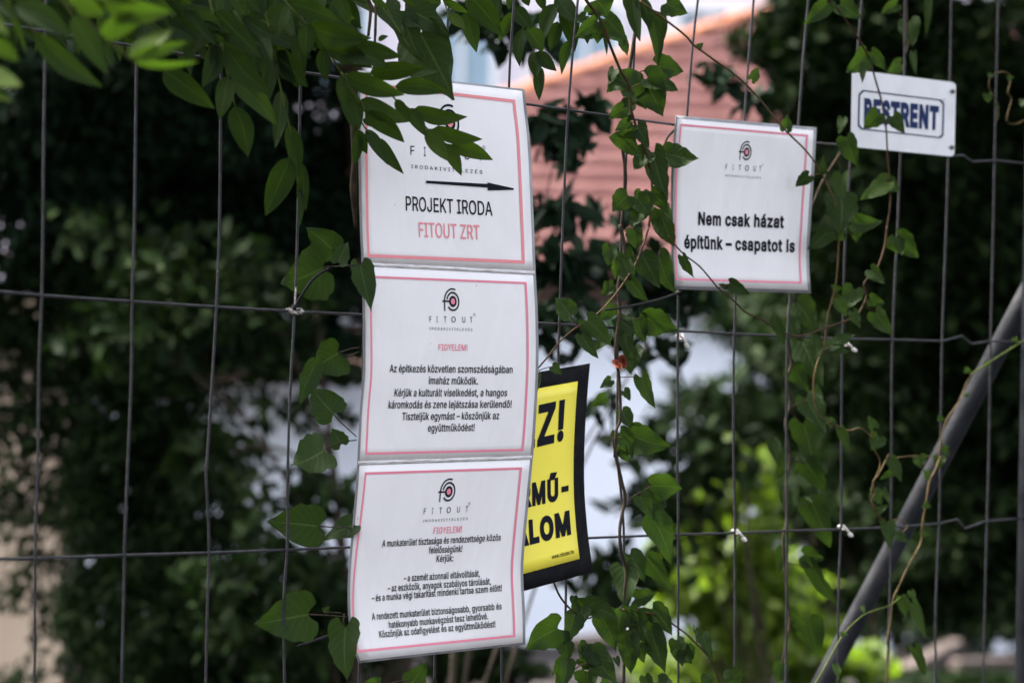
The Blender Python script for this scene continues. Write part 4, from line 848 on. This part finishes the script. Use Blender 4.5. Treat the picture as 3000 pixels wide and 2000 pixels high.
# ---- sunlit garden wall at the left edge
M['render'] = varied('beige_render', (.12,.10,.083), (.165,.138,.115), 1.6, .9, .15, .4, 30)
M['coping'] = varied('stone_coping', (.40,.34,.28), (.5,.43,.35), 4, .9)
a = at(200, 1000, 11.6); wd = np.array((-.785, .62, 0)); wn = np.array((-.62, -.785, 0))
a = a - wn*.05; gw = empty('garden_wall', (a[0], a[1], ground_z(a[1])), 'sunlit beige rendered garden wall at the edge behind the dark shrubs', 'wall')
mb = MB(); mb.box((*(a + wd*2)[:2], .65), wd*2, wn*.05, (0, 0, 1.15)); mb.build('wall', M['render'], gw, smooth=False)
mb = MB(); mb.box((*(a + wd*2)[:2], 1.83), wd*2.03, wn*.08, (0, 0, .03)); mb.build('coping', M['coping'], gw, smooth=False)

# ---- rubble and boards on the ground
M['board'] = varied('weathered_board', (.06,.05,.046), (.11,.088,.08), 6, .9, .1, .5, 40)
M['rubble'] = varied('grey_rubble', (.022,.022,.025), (.07,.062,.06), 2, .95, .1)  # darkened like the soil, ground shade included in the colour
def board(x, y, d, x2, y2, d2, r, label):
    p, q = at(x, y, d), at(x2, y2, d2); v = (q-p)/2; sd = np.cross(v, (0, 0, 1)); sd /= np.linalg.norm(sd); mb = MB()
    c = (p+q)/2; up = np.cross(sd, v); up /= np.linalg.norm(up); mb.box(c, v, sd*r*1.6, up*r)
    o = mb.build('timber_board', M['board'], smooth=False); mo = o.modifiers.new('bevel', 'BEVEL'); mo.width = .012
    return tag(o, label, 'board', 'old boards lying on the ground')
board(2650, 1968, 25.5, 2805, 1888, 25.9, .045, 'pale weathered board tilted up in the rubble behind the slanting brace')
board(2795, 1946, 26.0, 2975, 1940, 26.3, .038, 'pale weathered board lying level beside the frame post')
board(1640, 1880, 28.5, 1950, 1850, 28.0, .04, 'greyish board lying on the ground below the house wall')
mb = MB()
for i in range(420):
    x, y = rb.uniform(-5, 9), rb.uniform(22, 30); s = rb.uniform(.04, .17)
    m_ = rb.normal(size=(8, 3))*.15; cube = np.array([(a_, b_, c_) for a_ in (-1, 1) for b_ in (-1, 1) for c_ in (-1, 1)])*.8 + m_
    mb.add(np.array((x, y, ground_z(y)+s*.4)) + cube*s*np.array((1, 1, .6)), [(0,1,3,2), (4,6,7,5), (0,4,5,1), (2,3,7,6), (0,2,6,4), (1,5,7,3)])
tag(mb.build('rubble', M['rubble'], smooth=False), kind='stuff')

# ---- trees and shrubs
TG, SG = 'trees beyond the fence', 'shrubs beyond the fence'
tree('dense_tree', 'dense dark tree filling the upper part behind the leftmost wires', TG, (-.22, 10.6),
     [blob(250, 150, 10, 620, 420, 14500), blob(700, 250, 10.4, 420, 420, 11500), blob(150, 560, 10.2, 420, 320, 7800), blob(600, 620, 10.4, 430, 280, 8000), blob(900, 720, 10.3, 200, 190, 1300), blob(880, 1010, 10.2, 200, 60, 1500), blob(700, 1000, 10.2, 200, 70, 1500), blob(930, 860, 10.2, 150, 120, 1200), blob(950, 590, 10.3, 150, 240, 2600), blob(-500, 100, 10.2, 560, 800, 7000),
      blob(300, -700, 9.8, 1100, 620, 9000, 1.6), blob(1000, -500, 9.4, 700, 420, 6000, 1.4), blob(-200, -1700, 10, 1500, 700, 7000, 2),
      (np.array((-.6, 6.4, 3.1)), np.array((1.5, 1.7, .55)), 9000), (np.array((-2.2, 7.0, 3.3)), np.array((1.4, 2.2, 1.0)), 8000), (np.array((-1.3, 4.3, 3.1)), np.array((.9, .56, .4)), 7000)], 'tree', .042, .06, limbs=0)  # last clump is out of view, added to shade the upper left leaves
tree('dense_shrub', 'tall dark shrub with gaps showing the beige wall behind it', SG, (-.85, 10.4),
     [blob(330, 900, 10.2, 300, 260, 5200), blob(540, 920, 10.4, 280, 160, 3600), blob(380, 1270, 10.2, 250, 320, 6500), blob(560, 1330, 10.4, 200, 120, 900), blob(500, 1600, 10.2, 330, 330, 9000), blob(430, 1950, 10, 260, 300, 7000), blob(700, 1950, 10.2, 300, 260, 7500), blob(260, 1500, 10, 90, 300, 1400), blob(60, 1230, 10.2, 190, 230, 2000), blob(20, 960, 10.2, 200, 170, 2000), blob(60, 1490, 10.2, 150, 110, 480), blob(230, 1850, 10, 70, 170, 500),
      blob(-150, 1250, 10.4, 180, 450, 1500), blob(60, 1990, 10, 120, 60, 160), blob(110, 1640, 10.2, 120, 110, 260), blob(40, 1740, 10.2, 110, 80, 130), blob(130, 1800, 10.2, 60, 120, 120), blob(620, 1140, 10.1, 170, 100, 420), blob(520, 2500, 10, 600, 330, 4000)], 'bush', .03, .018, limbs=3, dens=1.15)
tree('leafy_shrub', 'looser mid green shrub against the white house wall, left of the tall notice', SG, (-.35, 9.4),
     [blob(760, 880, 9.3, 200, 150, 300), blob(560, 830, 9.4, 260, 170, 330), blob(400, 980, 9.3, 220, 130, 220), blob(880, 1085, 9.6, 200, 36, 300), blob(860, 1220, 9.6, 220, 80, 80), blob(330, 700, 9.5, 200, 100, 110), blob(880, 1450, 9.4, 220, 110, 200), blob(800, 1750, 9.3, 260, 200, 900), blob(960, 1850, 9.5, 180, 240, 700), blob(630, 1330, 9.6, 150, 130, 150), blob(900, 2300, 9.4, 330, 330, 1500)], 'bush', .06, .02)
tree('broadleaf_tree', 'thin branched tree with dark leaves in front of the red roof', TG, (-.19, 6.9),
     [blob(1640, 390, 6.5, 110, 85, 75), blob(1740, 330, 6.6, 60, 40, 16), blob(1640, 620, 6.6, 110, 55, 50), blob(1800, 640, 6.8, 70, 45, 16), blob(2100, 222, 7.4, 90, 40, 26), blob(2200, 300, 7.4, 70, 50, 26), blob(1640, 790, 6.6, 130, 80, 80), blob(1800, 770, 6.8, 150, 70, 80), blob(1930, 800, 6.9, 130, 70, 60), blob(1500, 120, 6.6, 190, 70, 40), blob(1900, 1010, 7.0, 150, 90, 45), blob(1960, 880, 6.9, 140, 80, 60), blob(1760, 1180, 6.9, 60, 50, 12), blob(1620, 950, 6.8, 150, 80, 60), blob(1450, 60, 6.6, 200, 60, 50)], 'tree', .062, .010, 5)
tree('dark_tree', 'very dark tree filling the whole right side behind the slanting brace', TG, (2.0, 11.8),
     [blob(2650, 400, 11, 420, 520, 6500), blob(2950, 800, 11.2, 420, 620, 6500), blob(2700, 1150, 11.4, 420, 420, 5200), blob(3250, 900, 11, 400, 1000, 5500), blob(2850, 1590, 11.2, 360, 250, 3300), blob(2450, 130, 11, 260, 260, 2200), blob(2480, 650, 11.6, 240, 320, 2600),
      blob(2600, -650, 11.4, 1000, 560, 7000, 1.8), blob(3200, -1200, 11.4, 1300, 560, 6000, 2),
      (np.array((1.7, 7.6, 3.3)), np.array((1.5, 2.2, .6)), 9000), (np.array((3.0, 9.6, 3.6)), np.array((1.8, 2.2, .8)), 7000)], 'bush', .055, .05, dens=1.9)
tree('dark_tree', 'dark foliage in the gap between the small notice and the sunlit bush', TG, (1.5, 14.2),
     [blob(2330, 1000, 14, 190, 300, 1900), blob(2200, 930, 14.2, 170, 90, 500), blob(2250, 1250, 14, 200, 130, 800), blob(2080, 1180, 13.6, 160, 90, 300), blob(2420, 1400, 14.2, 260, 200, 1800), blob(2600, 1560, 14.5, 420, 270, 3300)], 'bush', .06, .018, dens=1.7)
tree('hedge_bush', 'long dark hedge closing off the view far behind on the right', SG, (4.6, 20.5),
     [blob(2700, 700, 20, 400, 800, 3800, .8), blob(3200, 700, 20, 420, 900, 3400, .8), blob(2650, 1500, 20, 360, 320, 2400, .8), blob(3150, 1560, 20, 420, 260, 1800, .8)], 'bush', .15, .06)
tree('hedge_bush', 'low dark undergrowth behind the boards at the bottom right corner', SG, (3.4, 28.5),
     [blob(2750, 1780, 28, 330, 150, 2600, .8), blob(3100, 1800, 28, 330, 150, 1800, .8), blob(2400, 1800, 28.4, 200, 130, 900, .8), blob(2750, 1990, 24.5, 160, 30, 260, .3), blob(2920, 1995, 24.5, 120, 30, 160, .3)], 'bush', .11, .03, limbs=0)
tree('sunlit_bush', 'bright yellow green bush low behind the wires in the lower middle', SG, (1.15, 12.2),
     [blob(2120, 1560, 12, 170, 150, 260), blob(2060, 1700, 12, 190, 130, 330), blob(2230, 1830, 12, 210, 120, 380), blob(2060, 1950, 12.2, 220, 90, 340), blob(2180, 1700, 12.1, 230, 120, 260), blob(2480, 1950, 12.4, 150, 70, 120), blob(2350, 1920, 12.3, 150, 90, 220), blob(2150, 1400, 12, 120, 100, 100), blob(2050, 1480, 12, 90, 90, 80), blob(2250, 2300, 12.2, 420, 300, 1500)], 'fresh', .07, .004, limbs=0, dens=2.2)
tree('young_sapling', 'feathery dark green sapling over the white wall beside the yellow sign', SG, (.95, 10.2),
     [blob(1930, 1300, 9.8, 180, 110, 110), blob(2090, 1330, 10, 130, 110, 120), blob(1960, 1480, 10, 170, 110, 120), blob(1780, 1700, 10, 150, 110, 90), blob(1900, 1650, 10, 130, 90, 70), blob(1450, 1960, 10, 130, 70, 120), blob(1350, 1930, 10, 120, 90, 160)], 'bush', .075, .012, 8)
